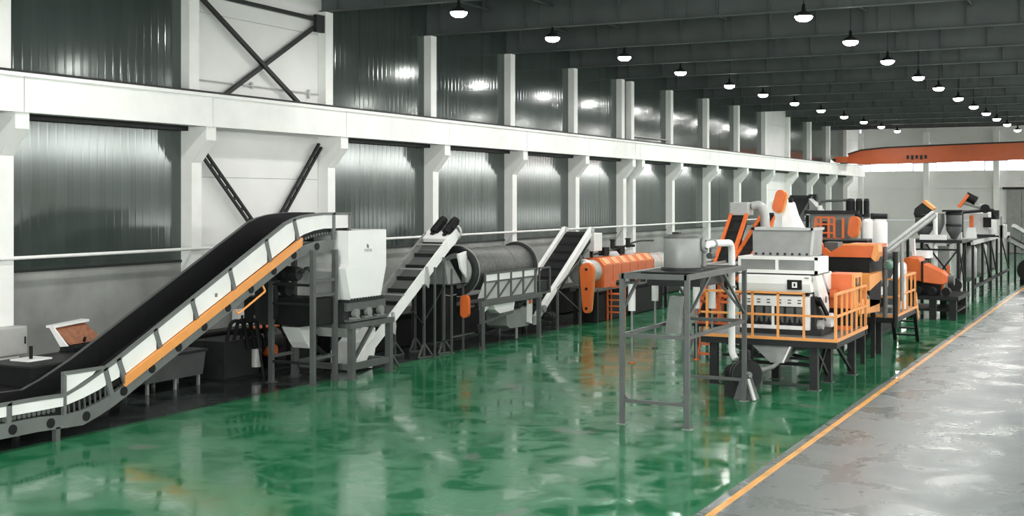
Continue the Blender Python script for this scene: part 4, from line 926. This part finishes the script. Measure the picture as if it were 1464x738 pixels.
P(oc, 'hood', LORANGE, prism([(33.2, 2.02), (34.9, 2.22), (34.9, 2.44), (33.2, 2.42)], 'X', -6.82, -6.40)); P(oc, 'hood_post', LORANGE, box(-6.60, -6.55, 33.3, 33.4, 1.7, 2.05), box(-6.82, -6.76, 33.3, 33.4, 1.5, 2.05)); P(oc, 'chute_leg', DARK, box(-6.85, -6.75, 34.3, 34.4, 0, 1.40), box(-6.85, -6.75, 32.7, 32.8, 0, 1.5)); P(oc, 'gear_motor', DARK, cyl((-6.7, 33.6, 1.75), (0, 1, 0), .13, .5, 14)); P(oc, 'motor_collar', LSTEEL, cyl((-6.7, 33.95, 1.75), (0, 1, 0), .15, .08, 14))

# second platform
p2 = thing('work_platform', 'smaller far platform with orange rail and black stair legs', 'platform', (-6.7, 37.7, 0))
QX0, QX1, QY0, QY1, QZ = -7.6, -6.22, 35.9, 39.45, 1.14
P(p2, 'deck', DECK, box(QX0, QX1, QY0, QY1, QZ - .06, QZ)); P(p2, 'edge_beam', DARK, box(QX0, QX1, QY0 + .02, QY0 + .1, QZ - .2, QZ - .06), box(QX1 - .1, QX1 - .02, QY0, QY1, QZ - .2, QZ - .06))
P(p2, 'kick_plate', LORANGE, box(QX0, QX1, QY0 - .02, QY0, QZ - .04, QZ + .03), box(QX1, QX1 + .02, QY0, QY1, QZ - .04, QZ + .03))
for x, y in ((-6.8, 36.6), (-7.3, 36.4), (-7.4, 39.2)): P(p2, 'leg', DARK, box(x - .08, x + .08, y - .08, y + .08, 0, QZ - .06))
P(p2, 'brace', DARK, bar((-7.3, 36.4, .05), (-6.8, 36.6, 1.0), .06)); P(p2, 'brace', DARK, bar((-7.35, 36.4, 1.0), (-6.85, 36.6, .2), .06))
for x in (-6.95, -6.28): P(p2, 'stair_stringer', BLACK, bar((x, 39.45, 1.06), (x, 40.1, .04), .10, .12))
for k in range(4): P(p2, 'stair_tread', BLACK, box(-6.95, -6.28, 39.5 + k * .15, 39.72 + k * .15, .86 - k * .22, .90 - k * .22))
for x in (-7.5, -7.0, -6.25): rail_post(p2, x, QY0 + .03, QZ, QZ + 1.02)
for k in range(5): rail_post(p2, QX1 - .03, QY0 + .7 + k * .7, QZ, QZ + 1.02)
for h in (.52, 1.02):
    P(p2, 'rail', LORANGE, bar((QX0, QY0 + .03, QZ + h), (QX1, QY0 + .03, QZ + h), .05)); P(p2, 'rail', LORANGE, bar((QX1 - .03, QY0, QZ + h), (QX1 - .03, QY1, QZ + h), .05))
for k in range(3): rail_post(p2, QX1 - .03 - .25 * k, QY1 - .03, QZ, QZ + 1.02)
P(p2, 'rail', LORANGE, bar((-6.8, QY1 - .03, QZ + 1.02), (QX1, QY1 - .03, QZ + 1.02), .05)); P(p2, 'stair_rail', LORANGE, bar((-6.25, 39.45, 1.5), (-6.25, 39.9, .75), .06, .2))
pv = thing('pump_set', 'cluster of white bent pipe and small dark pumps on far platform', 'pump', (-6.7, 38, QZ))
P(pv, 'bent_pipe', WHITE, tube(arc([(-6.45, 38.4, QZ), (-6.45, 38.4, 2.0), (-6.4, 38.1, 2.5), (-6.6, 37.9, 2.0)], .15), .12, 12)); P(pv, 'pump_body', DARK, cyl((-6.9, 37.3, 1.45), (0, 1, 0), .2, .6, 16)); P(pv, 'pump_head', WHITE, lathe([(.1, -.15), (.22, -.1), (.22, .1), (.1, .15)], (-6.95, 37.0, 1.75), 'Z', 14))
P(pv, 'white_post', WHITE, tube([(-6.95, 36.6, QZ), (-6.95, 36.6, 1.75)], .07, 10)); P(pv, 'pump_base', STEEL, box(-7.2, -6.5, 36.9, 38.0, QZ, 1.28)); P(pv, 'coupling', LSTEEL, cyl((-6.75, 36.85, 2.0), (1, 0, 0), .12, .3, 12))
single('white_drum', 'round white plastic drum lying on floor beyond the first platform', 'drum', WHITE, lathe([(0, -.25), (.2, -.25), (.23, -.22), (.23, .22), (.2, .25), (0, .25)], (-7.83, 36.05, .23), 'Y', 24))

# ------------------------------------------------------------------ wash line further back
bk = thing('control_gallery', 'grey panelled gallery with orange lattice gates above a black base, behind the orange hood', 'gallery', (-10, 44.8, 0))
P(bk, 'base_block', BLACK, box(-11.0, -8.6, 44.2, 46.0, 0, 2.95)); P(bk, 'back_panel', LSTEEL, box(-10.7, -9.2, 44.9, 45.0, 2.95, 3.85)); P(bk, 'sill', ORANGE, box(-10.4, -9.4, 44.3, 44.36, 2.95, 3.02))
for x in (-10.4, -10.22, -9.95, -9.75, -9.45): P(bk, 'gate_bar', ORANGE, box(x - .04, x + .04, 44.3, 44.36, 3.0, 3.72))
for z in (3.2, 3.5, 3.74): P(bk, 'gate_rail', ORANGE, box(-10.4, -9.75, 44.31, 44.35, z - .03, z + .03))
P(bk, 'gate_panel', DARK, box(-10.2, -9.95, 44.36, 44.4, 3.05, 3.6)); P(bk, 'gate_panel', STEEL, box(-9.72, -9.5, 44.36, 44.4, 3.1, 3.65))
P(bk, 'top_beam', DARK, box(-10.9, -9.0, 44.7, 44.9, 3.85, 3.98)); P(bk, 'deck', STEEL, box(-11.0, -8.6, 44.15, 46.0, 2.95, 3.0))
pa = thing('pipe_arch', 'thin pipe arch with one white upright above the grey gallery', 'pipe', (-10.1, 45.6, 3.0))
P(pa, 'arch_pipe', STEEL, tube(arc([(-10.55, 45.6, 3.9), (-10.55, 45.6, 4.3), (-9.5, 45.6, 4.35)], .1), .05, 10)); P(pa, 'upright', WHITE, tube([(-10.55, 45.6, 3.0), (-10.55, 45.6, 4.15)], .09, 12))
for i, x in enumerate((-9.42, -9.12, -8.86)):
    v = thing('vertical_motor', 'black upright motor on the gallery roof, %s of three' % ('widest', 'middle', 'slimmest')[i], 'motor', (x, 45.4, 3.75), 'black upright motors')
    r = (.16, .12, .10)[i]
    P(v, 'motor_body', BLACK, cyl((x, 45.4, 4.08), (0, 0, 1), r, .46, 14)); P(v, 'fan_cap', DARK, lathe([(r * .95, 4.31), (r * .9, 4.39), (0, 4.41)], (x, 45.4, 0), n=14)); P(v, 'mount', DARK, cyl((x, 45.4, 3.80), (0, 0, 1), r * 1.25, .1, 14)); P(v, 'stool', STEEL, box(x - .1, x + .1, 45.3, 45.5, 3.0, 3.76))
vt = thing('settling_tank', 'white ribbed cylinder tank pair with orange capsule guard beyond orange hood', 'tank', (-8.6, 45.5, 0))
for x in (-8.75, -8.4): P(vt, 'tank_shell', WHITE, lathe([(.26, 2.4), (.28, 2.5), (.28, 3.55), (.2, 3.68), (0, 3.7)], (x, 45.3, 0), n=20))
P(vt, 'tank_stand', DARK, box(-9.0, -8.1, 45.0, 45.7, 0, 2.45)); P(vt, 'side_chute', PGREY, prism([(-9.35, 2.75), (-8.95, 2.7), (-8.98, 3.3), (-9.2, 3.2)], 'Y', 44.6, 45.0)); P(vt, 'chain_guard', ORANGE, prism(capsule_outline(-9.12, 3.42, .17, .2, tilt=.12), 'Y', 44.4, 44.55)); P(vt, 'guard_rim', LORANGE, prism(capsule_outline(-9.09, 3.40, .18, .2, tilt=.12), 'Y', 44.55, 44.62)); P(vt, 'cap_valve', DARK, cyl((-8.35, 45.2, 3.78), (1, 0, 0), .1, .5, 10), cyl((-8.6, 45.2, 3.78), (0, 0, 1), .08, .2, 10))
pd = thing('pulley_drive', 'small orange pulley guard and sloping belt guard beside the grey hopper', 'drive', (-8.6, 37.6, 0))
P(pd, 'pulley_guard', ORANGE, cyl((-8.75, 37.5, 2.98), (0, 1, 0), .18, .15, 20)); P(pd, 'belt_guard', ORANGE, loft([[(-8.7, 37.5, 2.85), (-8.55, 37.5, 2.95), (-8.55, 37.7, 2.95), (-8.7, 37.7, 2.85)], [(-8.0, 37.5, 2.25), (-7.9, 37.5, 2.4), (-7.9, 37.7, 2.4), (-8.0, 37.7, 2.25)]])); P(pd, 'stand', DARK, box(-8.9, -7.9, 37.7, 38.6, 0, 2.7)); P(pd, 'tank_side', STEEL, box(-8.6, -8.2, 37.75, 38.4, 2.7, 3.1)); P(pd, 'bracket', LORANGE, box(-8.75, -8.6, 37.45, 37.6, 2.3, 2.4))
bw = thing('wash_tank', 'long black wash tank behind the far platform', 'tank', (-8.8, 43, 0))
P(bw, 'tank_wall', BLACK, box(-9.2, -7.6, 40.6, 44.0, .1, 2.55)); P(bw, 'tank_rim', DARK, box(-9.25, -7.55, 40.55, 44.05, 2.5, 2.6)); P(bw, 'tank_skid', DARK, box(-9.1, -7.7, 40.6, 44, 0, .1))
sc = thing('screw_conveyor', 'inclined grey tube conveyor climbing to the top of the twin silo tower', 'conveyor', (-7.9, 47, 0))
P(sc, 'tube', LSTEEL, tube([(-8.55, 45.4, 2.25), (-7.35, 50.5, 3.75)], .14, 14)); P(sc, 'top_cover', PGREY, bar((-8.5, 45.4, 2.42), (-7.35, 50.5, 3.90), .12, .04)); P(sc, 'end_block', DARK, box(-8.75, -8.4, 45.1, 45.5, 1.9, 2.5)); P(sc, 'leg', DARK, box(-8.6, -8.5, 45.2, 45.3, 0, 2.0), box(-8.0, -7.9, 48.4, 48.5, 0, 2.9)); P(sc, 'chute', WHITE, prism([(-7.95, 2.9), (-7.75, 2.9), (-7.72, 2.3), (-7.82, 2.3)], 'Y', 48.6, 48.9))

# orange pear-shaped machine on dark table
pt = thing('steel_table', 'heavy dark steel table under the big orange cone machine', 'table', (-7.2, 48.9, 0))
P(pt, 'table_top', DARK, box(-8.3, -6.05, 47.6, 50.6, .72, .86)); P(pt, 'shelf', DARK, box(-8.2, -6.1, 47.8, 50.4, .3, .36))
for x in (-8.2, -6.95, -6.25):
    for y in (47.75, 50.45): P(pt, 'leg', DARK, box(x - .12, x + .12, y - .12, y + .12, 0, .72))
for k in range(4): P(pt, 'junk_motor', BLACK, cyl((-8.0 + k * .5, 47.9, 1.02), (0, 1, 0), .15, .4, 12))
om = thing('cone_machine', 'big orange horizontal machine, round casing tapering to a cone, on dark table', 'machine', (-7.4, 48.6, .86))
P(om, 'round_casing', ORANGE, prism([(-8.32, 1.45), (-8.30, 1.9), (-8.15, 2.15), (-7.85, 2.25), (-7.5, 2.22), (-7.38, 2.0), (-7.38, 1.34), (-7.85, 1.42), (-7.95, 1.6), (-8.05, 1.5), (-8.12, 1.36), (-8.28, 1.36)], 'Y', 48.0, 49.2), bevel=.04)
P(om, 'cone_casing', ORANGE, loft([[(-7.35, 48.0, 1.32), (-7.35, 49.2, 1.32), (-7.35, 49.2, 2.02), (-7.35, 48.0, 2.02)], [(-6.7, 48.2, 1.24), (-6.7, 49.0, 1.24), (-6.7, 49.0, 1.72), (-6.7, 48.2, 1.72)], [(-6.52, 48.3, 1.32), (-6.52, 48.9, 1.32), (-6.52, 48.9, 1.55), (-6.52, 48.3, 1.55)]]), bevel=.03); P(om, 'band', BLACK, box(-7.39, -7.33, 47.96, 49.24, 1.3, 2.1)); P(om, 'spout', ORANGE, box(-6.78, -6.68, 48.5, 48.7, 1.0, 1.26)); P(om, 'cradle', BLACK, box(-8.25, -6.75, 48.2, 49.1, .86, 1.34)); P(om, 'shaft_flange', STEEL, cyl((-6.42, 48.6, 1.4), (1, 0, 0), .2, .2, 16))
P(om, 'white_top', WHITE, loft([rect(-8.0, -7.3, 49.4, 50.2, 2.15), rect(-7.85, -7.3, 49.5, 50.1, 2.42)])); P(om, 'white_top_leg', DARK, box(-7.95, -7.35, 49.5, 50.1, .86, 2.15))

# twin silo tower
ts = thing('silo_tower', 'dark cross-braced steel tower carrying two dark silos behind the orange cone machine', 'frame tower', (-7.3, 52, 0))
for x in (-8.2, -6.55):
    for y in (51.5, 53.4): P(ts, 'leg', DARK, box(x - .06, x + .06, y - .06, y + .06, 0, 2.7))
P(ts, 'deck', DARK, box(-8.35, -6.4, 51.4, 53.5, 2.66, 2.78))
for p, q in (((-7.75, 51.5, 2.6), (-6.6, 51.5, 1.1)), ((-7.6, 51.5, 1.0), (-6.5, 51.5, 2.5)), ((-6.55, 51.5, 1.0), (-6.55, 53.4, 2.6)), ((-6.55, 51.5, 2.6), (-6.55, 53.4, 1.0))): P(ts, 'brace', DARK, bar(p, q, .06))
for z in (.9, 2.4): P(ts, 'tie_beam', DARK, bar((-8.2, 51.5, z), (-6.55, 51.5, z), .07))
for x, r, zt in ((-7.95, .33, 3.75), (-6.8, .30, 3.85)):
    s = P(ts, 'silo', STEEL, lathe([(.1, 2.8), (r * .6, 2.95), (r, 3.15), (r, zt), (r * .9, zt + .05), (0, zt + .08)], (x, 52.2, 0), n=24)); P(s, 'silo_band', DARK, lathe([(r, 3.3), (r + .02, 3.32), (r + .02, 3.38), (r, 3.4)], (x, 52.2, 0), n=24), lathe([(r, zt - .1), (r + .03, zt - .08), (r + .03, zt), (r, zt + .02)], (x, 52.2, 0), n=24))
P(ts, 'motor_hood', DARK, prism([(-8.3, 3.75), (-8.25, 4.0), (-7.95, 4.25), (-7.75, 4.1), (-7.6, 3.8)], 'Y', 51.9, 52.5)); P(ts, 'hood_cap', LORANGE, prism([(-7.98, 4.26), (-7.88, 4.34), (-7.5, 4.02), (-7.58, 3.94)], 'Y', 51.85, 52.55), label='light orange hood cap')
P(ts, 'silo_top_plate', BLACK, box(-7.2, -6.45, 51.8, 52.6, 3.88, 3.95)); P(ts, 'white_duct', WHITE, tube([(-7.42, 51.6, .6), (-7.42, 51.6, 3.85)], .09, 12)); P(ts, 'white_tray', WHITE, box(-8.0, -7.0, 51.5, 51.7, 2.78, 2.98)); P(ts, 'grey_cone', LSTEEL, lathe([(.06, 2.85), (.28, 3.4), (.28, 3.8)], (-7.45, 52.4, 0), n=20))
P(ts, 'white_panel', PGREY, box(-7.95, -7.75, 52.0, 52.1, 2.0, 2.6)); P(ts, 'inner_casing', PGREY, box(-7.45, -7.0, 52.4, 52.9, .5, 2.5)); P(ts, 'orange_tag', ORANGE, box(-6.98, -6.86, 51.4, 51.46, 1.4, 1.8)); P(ts, 'motor_wheel', DARK, cyl((-6.65, 51.3, 1.05), (0, 1, 0), .26, .2, 18)); P(ts, 'wheel_stand', DARK, box(-6.85, -6.45, 51.25, 51.4, 0, .85))

# furthest long stand
fsd = thing('process_stand', 'long pale machine stand with grey hanging tanks at far end of the line', 'machine stand', (-6.9, 64, 0))
for y in (56.5, 60, 63.3, 66, 68.1, 71.9):
    for x in (-6.6, -7.6): P(fsd, 'leg', DARK, box(x - .05, x + .05, y - .05, y + .05, 0, 2.5))
P(fsd, 'top_beam', PGREY, box(-6.66, -6.54, 56.3, 72.1, 2.44, 2.62)); P(fsd, 'top_beam', LSTEEL, box(-7.66, -7.54, 56.3, 72.1, 2.44, 2.62)); P(fsd, 'deck', DECK, box(-7.6, -6.6, 56.3, 72.1, 2.56, 2.62))
P(fsd, 'low_beam', DARK, box(-6.65, -6.55, 56.5, 72, .55, .68))
for y in (58.2, 62.0, 66.8):
    P(fsd, 'hanging_tank', LSTEEL, lathe([(.1, .75), (.4, .95), (.42, 1.0), (.42, 2.2), (.3, 2.35)], (-7.05, y, 0), n=20)); P(fsd, 'tank_collar', DARK, lathe([(.2, 2.35), (.25, 2.4), (.2, 2.5)], (-7.05, y, 0), n=16))
for y0, y1 in ((60, 63.3), (63.3, 66), (68.1, 71.9)): P(fsd, 'brace', DARK, bar((-6.6, y0, 2.4), (-6.6, y1, .7), .06))
P(fsd, 'near_column', PGREY, box(-7.2, -6.9, 55.2, 55.5, .5, 3.0)); P(fsd, 'column_foot', LORANGE, box(-7.15, -6.95, 55.05, 55.2, .45, .65)); P(fsd, 'column_base', DARK, box(-7.2, -6.9, 55.2, 55.5, 0, .5))
P(fsd, 'column_tag', ORANGE, box(-7.05, -6.98, 55.12, 55.2, .9, 1.3))
fm = thing('head_machine', 'pale machine with an orange capsule and black square opening under a dark pipe arch', 'machine', (-6.8, 60, 2.62))
P(fm, 'body', PGREY, box(-7.15, -6.4, 60.5, 64, 2.62, 3.75), bevel=.03); P(fm, 'skirt', WHITE, prism([(-7.3, 2.62), (-6.85, 2.62), (-6.95, 3.1), (-7.2, 3.1)], 'Y', 59.6, 60.5)); P(fm, 'chain_guard', ORANGE, box(-7.15, -6.98, 59.9, 60.1, 3.1, 3.65), bevel=.03); P(fm, 'opening', BLACK, box(-6.62, -6.28, 60.4, 60.5, 3.1, 3.55)); P(fm, 'dark_base_beam', DARK, box(-6.9, -6.1, 60.3, 60.5, 2.66, 2.78))  # includes a dark beam across the foot of the body
P(fm, 'pipe_arch', DARK, tube(arc([(-7.42, 59.5, 2.65), (-7.42, 59.5, 3.78), (-6.1, 59.5, 3.9), (-5.95, 59.5, 3.5)], .12), .075, 10)); P(fm, 'arch_pulley', BLACK, cyl((-6.42, 59.4, 3.95), (0, 1, 0), .2, .2, 18)); P(fm, 'arch_motor', BLACK, cyl((-6.02, 59.6, 3.68), (0, 0, 1), .17, .4, 14)); P(fm, 'feed_tube', PGREY, tube([(-7.35, 59.8, 4.25), (-6.5, 59.8, 4.0)], .13, 12)); P(fm, 'tilted_motor', BLACK, cyl((-7.05, 59.7, 4.4), (.75, 0, -.4), .2, .5, 14)); P(fm, 'motor_guard', ORANGE, prism([(-7.62, 4.05), (-7.5, 3.98), (-7.1, 4.52), (-7.18, 4.62)], 'Y', 59.4, 59.8), label='slanted orange guard')
P(fm, 'rear_post', LSTEEL, box(-5.9, -5.8, 60.4, 60.6, 2.62, 3.6), box(-5.95, -5.75, 60.4, 62, 2.62, 3.2)); P(fm, 'orange_tag', ORANGE, box(-7.6, -7.53, 58.6, 58.7, 3.0, 3.4)); P(fm, 'tag_post', DARK, box(-7.62, -7.55, 58.7, 58.76, 2.62, 3.5)); P(fm, 'outer_bracket', DARK, bar((-5.9, 60.5, 2.7), (-6.4, 60.5, 2.7), .08))
lc = thing('descending_chute', 'pale inclined chutes running down to a dark bin at the right edge', 'chute', (-5.6, 70, 0))
P(lc, 'upper_chute', PGREY, bar((-6.2, 70, 3.0), (-4.6, 71, 1.95), .3, .18)); P(lc, 'cross_chute', WHITE, bar((-5.2, 70.5, 2.5), (-5.6, 70.2, 2.0), .18)); P(lc, 'lower_chute', LSTEEL, bar((-6.3, 69, 2.3), (-4.5, 70, 1.2), .35, .22)); P(lc, 'lower_rail', DARK, bar((-6.2, 68.8, 2.45), (-4.5, 69.8, 1.4), .06)); P(lc, 'leg', DARK, box(-4.75, -4.65, 70.2, 70.3, 0, 1.7), box(-6.1, -6.0, 69.3, 69.4, 0, 2.2)); P(lc, 'drum_bin', BLACK, cyl((-5.3, 69.6, .75), (0, 1, 0), .62, 1.6, 20)); P(lc, 'bin_cradle', BLACK, box(-5.8, -4.8, 69, 70.2, 0, .3))
P(lc, 'upright_post', BLACK, bar((-4.55, 70.5, 2.2), (-4.35, 70.5, 3.6), .16))

# ------------------------------------------------------------------ left foreground, along the wall
cb = thing('wall_cabinet', 'pale grey electrical cabinet on the first column at the left edge', 'cabinet', (-21.2, 18.7, 1.0))
P(cb, 'cabinet_body', PGREY, box(-21.38, -21.08, 18.25, 19.1, 1.12, 1.72), bevel=.02); P(cb, 'cabinet_door', PGREY, box(-21.08, -21.06, 18.28, 19.07, 1.15, 1.69)); P(cb, 'door_handle', DARK, box(-21.06, -21.04, 19.0, 19.03, 1.35, 1.5)); P(cb, 'lower_box', WHITE, box(-21.38, -21.15, 18.4, 18.95, .78, 1.1)); P(cb, 'cable_duct', STEEL, box(-21.38, -21.3, 18.6, 18.7, 0, .78))
op = thing('feed_pump', 'small orange pump with white flange by the left edge below grey cabinet', 'pump', (-20.4, 18.2, 0))
P(op, 'pump_case', ORANGE, box(-20.6, -20.2, 18.05, 18.5, .55, 1.0), bevel=.03); P(op, 'pump_label', RUST, box(-20.2, -20.195, 18.15, 18.4, .7, .8)); P(op, 'flange', PGREY, lathe([(.05, 0), (.12, 0), (.12, .05), (.05, .05)], (-20.15, 18.05, .6), 'X', 16)); P(op, 'plinth', BLACK, box(-20.7, -20.1, 17.9, 18.7, 0, .55))
cd = thing('control_desk', 'control desk with tilted white hood over a rusty brown panel, behind belt conveyor', 'desk', (-20.1, 19.5, 0))
P(cd, 'pedestal', DARK, box(-20.3, -19.9, 19.25, 19.85, 0, 1.35)); P(cd, 'side_column', STEEL, box(-19.95, -19.8, 19.65, 19.9, 0, 1.3)); P(cd, 'brown_panel', RUST, loft([[(-19.85, 19.1, 1.38), (-19.85, 20.0, 1.40), (-19.95, 20.0, 1.38), (-19.95, 19.1, 1.36)], [(-20.25, 19.02, 1.70), (-20.25, 19.92, 1.74), (-20.35, 19.92, 1.74), (-20.35, 19.02, 1.70)]])); P(cd, 'hood', WHITE, bar((-20.3, 18.98, 1.74), (-20.3, 19.96, 1.80), .22, .05)); P(cd, 'hood_cheek', WHITE, prism([(-19.82, 1.36), (-20.25, 1.76), (-20.36, 1.76), (-20.02, 1.34)], 'Y', 18.99, 19.03)); P(cd, 'lever', BLACK, tube([(-19.9, 19.5, 1.36), (-19.84, 19.5, 1.5)], .03, 8)); P(cd, 'lower_tray', DARK, box(-20.2, -19.75, 19.2, 19.95, 1.3, 1.36))
fb = thing('feed_pit', 'black low feed bin along far side of the conveyor tail', 'bin', (-19.4, 17.3, 0))
P(fb, 'bin_wall', BLACK, box(-20.1, -18.85, 17.15, 19.2, .05, 1.18)); P(fb, 'bin_step', BLACK, box(-20.0, -18.85, 14.5, 17.15, .05, .82)); P(fb, 'skid', DARK, box(-20, -18.9, 14.5, 19.2, 0, .05)); P(fb, 'rim', DARK, box(-20.13, -18.82, 17.12, 19.22, 1.18, 1.22)); P(fb, 'white_lid', WHITE, box(-19.9, -19.4, 17.6, 18.2, 1.22, 1.25)); P(fb, 'post', BLACK, box(-19.6, -19.55, 17.8, 17.85, 1.25, 1.5))
lb = thing('grey_trough', 'grey-green low trough on legs under the belt conveyor', 'trough', (-20.3, 22.6, 0))
P(lb, 'trough_body', STEEL, prism([(-20.7, .25), (-19.95, .25), (-19.85, .82), (-20.8, .82)], 'Y', 21.4, 23.3)); P(lb, 'rim', DARK, box(-20.83, -19.82, 21.35, 23.35, .8, .86))
for x in (-20.65, -20.0):
    for y in (21.5, 22.4, 23.2): P(lb, 'leg', LSTEEL, box(x - .03, x + .03, y - .03, y + .03, 0, .25))
hp = thing('hydraulic_unit', 'dark pump unit with black hoses and an orange motor beneath belt conveyor', 'pump', (-20.2, 24.6, 0))
P(hp, 'tank', DARK, box(-20.8, -19.8, 23.9, 25.2, .05, .95)); P(hp, 'skid', BLACK, box(-20.9, -19.7, 23.8, 26.6, 0, .05)); P(hp, 'motor', DARK, cyl((-20.2, 25.9, .75), (0, 1, 0), .35, .8, 18)); P(hp, 'orange_coupling', ORANGE, cyl((-19.85, 25.75, .55), (1, 0, 0), .16, .25, 14), label='orange coupling'); P(hp, 'orange_edge', ORANGE, box(-20.3, -19.9, 25.4, 26.2, 1.12, 1.15)); P(hp, 'white_filter', PGREY, cyl((-19.75, 25.05, .45), (0, 0, 1), .13, .45, 12)); P(hp, 'block', BLACK, box(-20.6, -20.0, 26.2, 26.6, .05, .8))
for k in range(4):
    P(hp, 'hose', BLACK, tube(arc([(-19.9, 24.1 + k * .27, .9), (-19.8, 24.15 + k * .27, 1.45), (-19.7, 24.5 + k * .25, 1.4), (-19.72, 24.7 + k * .25, .7)], .3), .045, 8))
for i, (y0, y1) in enumerate(((26.55, 26.8), (26.9, 27.35))):
    w = thing('switch_box', ('narrow' if i == 0 else 'wider') + ' white switch box on the wall behind the conveyor legs', 'switch box', (-21.6, y0, .8), 'white switch boxes')
    P(w, 'box_body', WHITE, box(-21.74, -21.5, y0, y1, .82, 1.45), bevel=.01); P(w, 'switch', BLACK, box(-21.5, -21.48, y0 + .08, y0 + .16, 1.15, 1.3)); P(w, 'conduit', LSTEEL, tube([(-21.65, (y0 + y1) / 2, 1.45), (-21.65, (y0 + y1) / 2, 2.7)], .02, 6))
jw = thing('mixer_unit', 'dark mixer unit with rusty orange fittings behind conveyor legs', 'machine', (-20.3, 27.6, 0))
P(jw, 'body', DARK, box(-20.8, -20.0, 27.2, 28.0, 0, .7)); P(jw, 'drum', STEEL, cyl((-20.4, 27.6, 1.0), (0, 1, 0), .28, .6, 16)); P(jw, 'fitting', RUST, box(-20.1, -19.95, 27.3, 27.5, .55, .75), box(-20.3, -20.0, 27.4, 27.8, 1.5, 1.56)); P(jw, 'post', DARK, box(-20.3, -20.2, 27.5, 27.6, .7, 1.5)); P(jw, 'pipe', BLACK, tube(arc([(-20.0, 27.0, .6), (-19.8, 27.3, .9), (-19.8, 27.9, .7)], .2), .05, 8))
wp = thing('leaning_pole', 'thin dark pole leaning near hoses below the conveyor', 'pole', (-19.3, 24.6, 0))
P(wp, 'pole', DARK, tube([(-19.4, 24.9, 0), (-19.35, 24.5, 1.5)], .03, 8))
P(wp, 'pole_tip', LSTEEL, tube([(-19.35, 24.5, 1.5), (-19.348, 24.48, 1.56)], .03, 8))
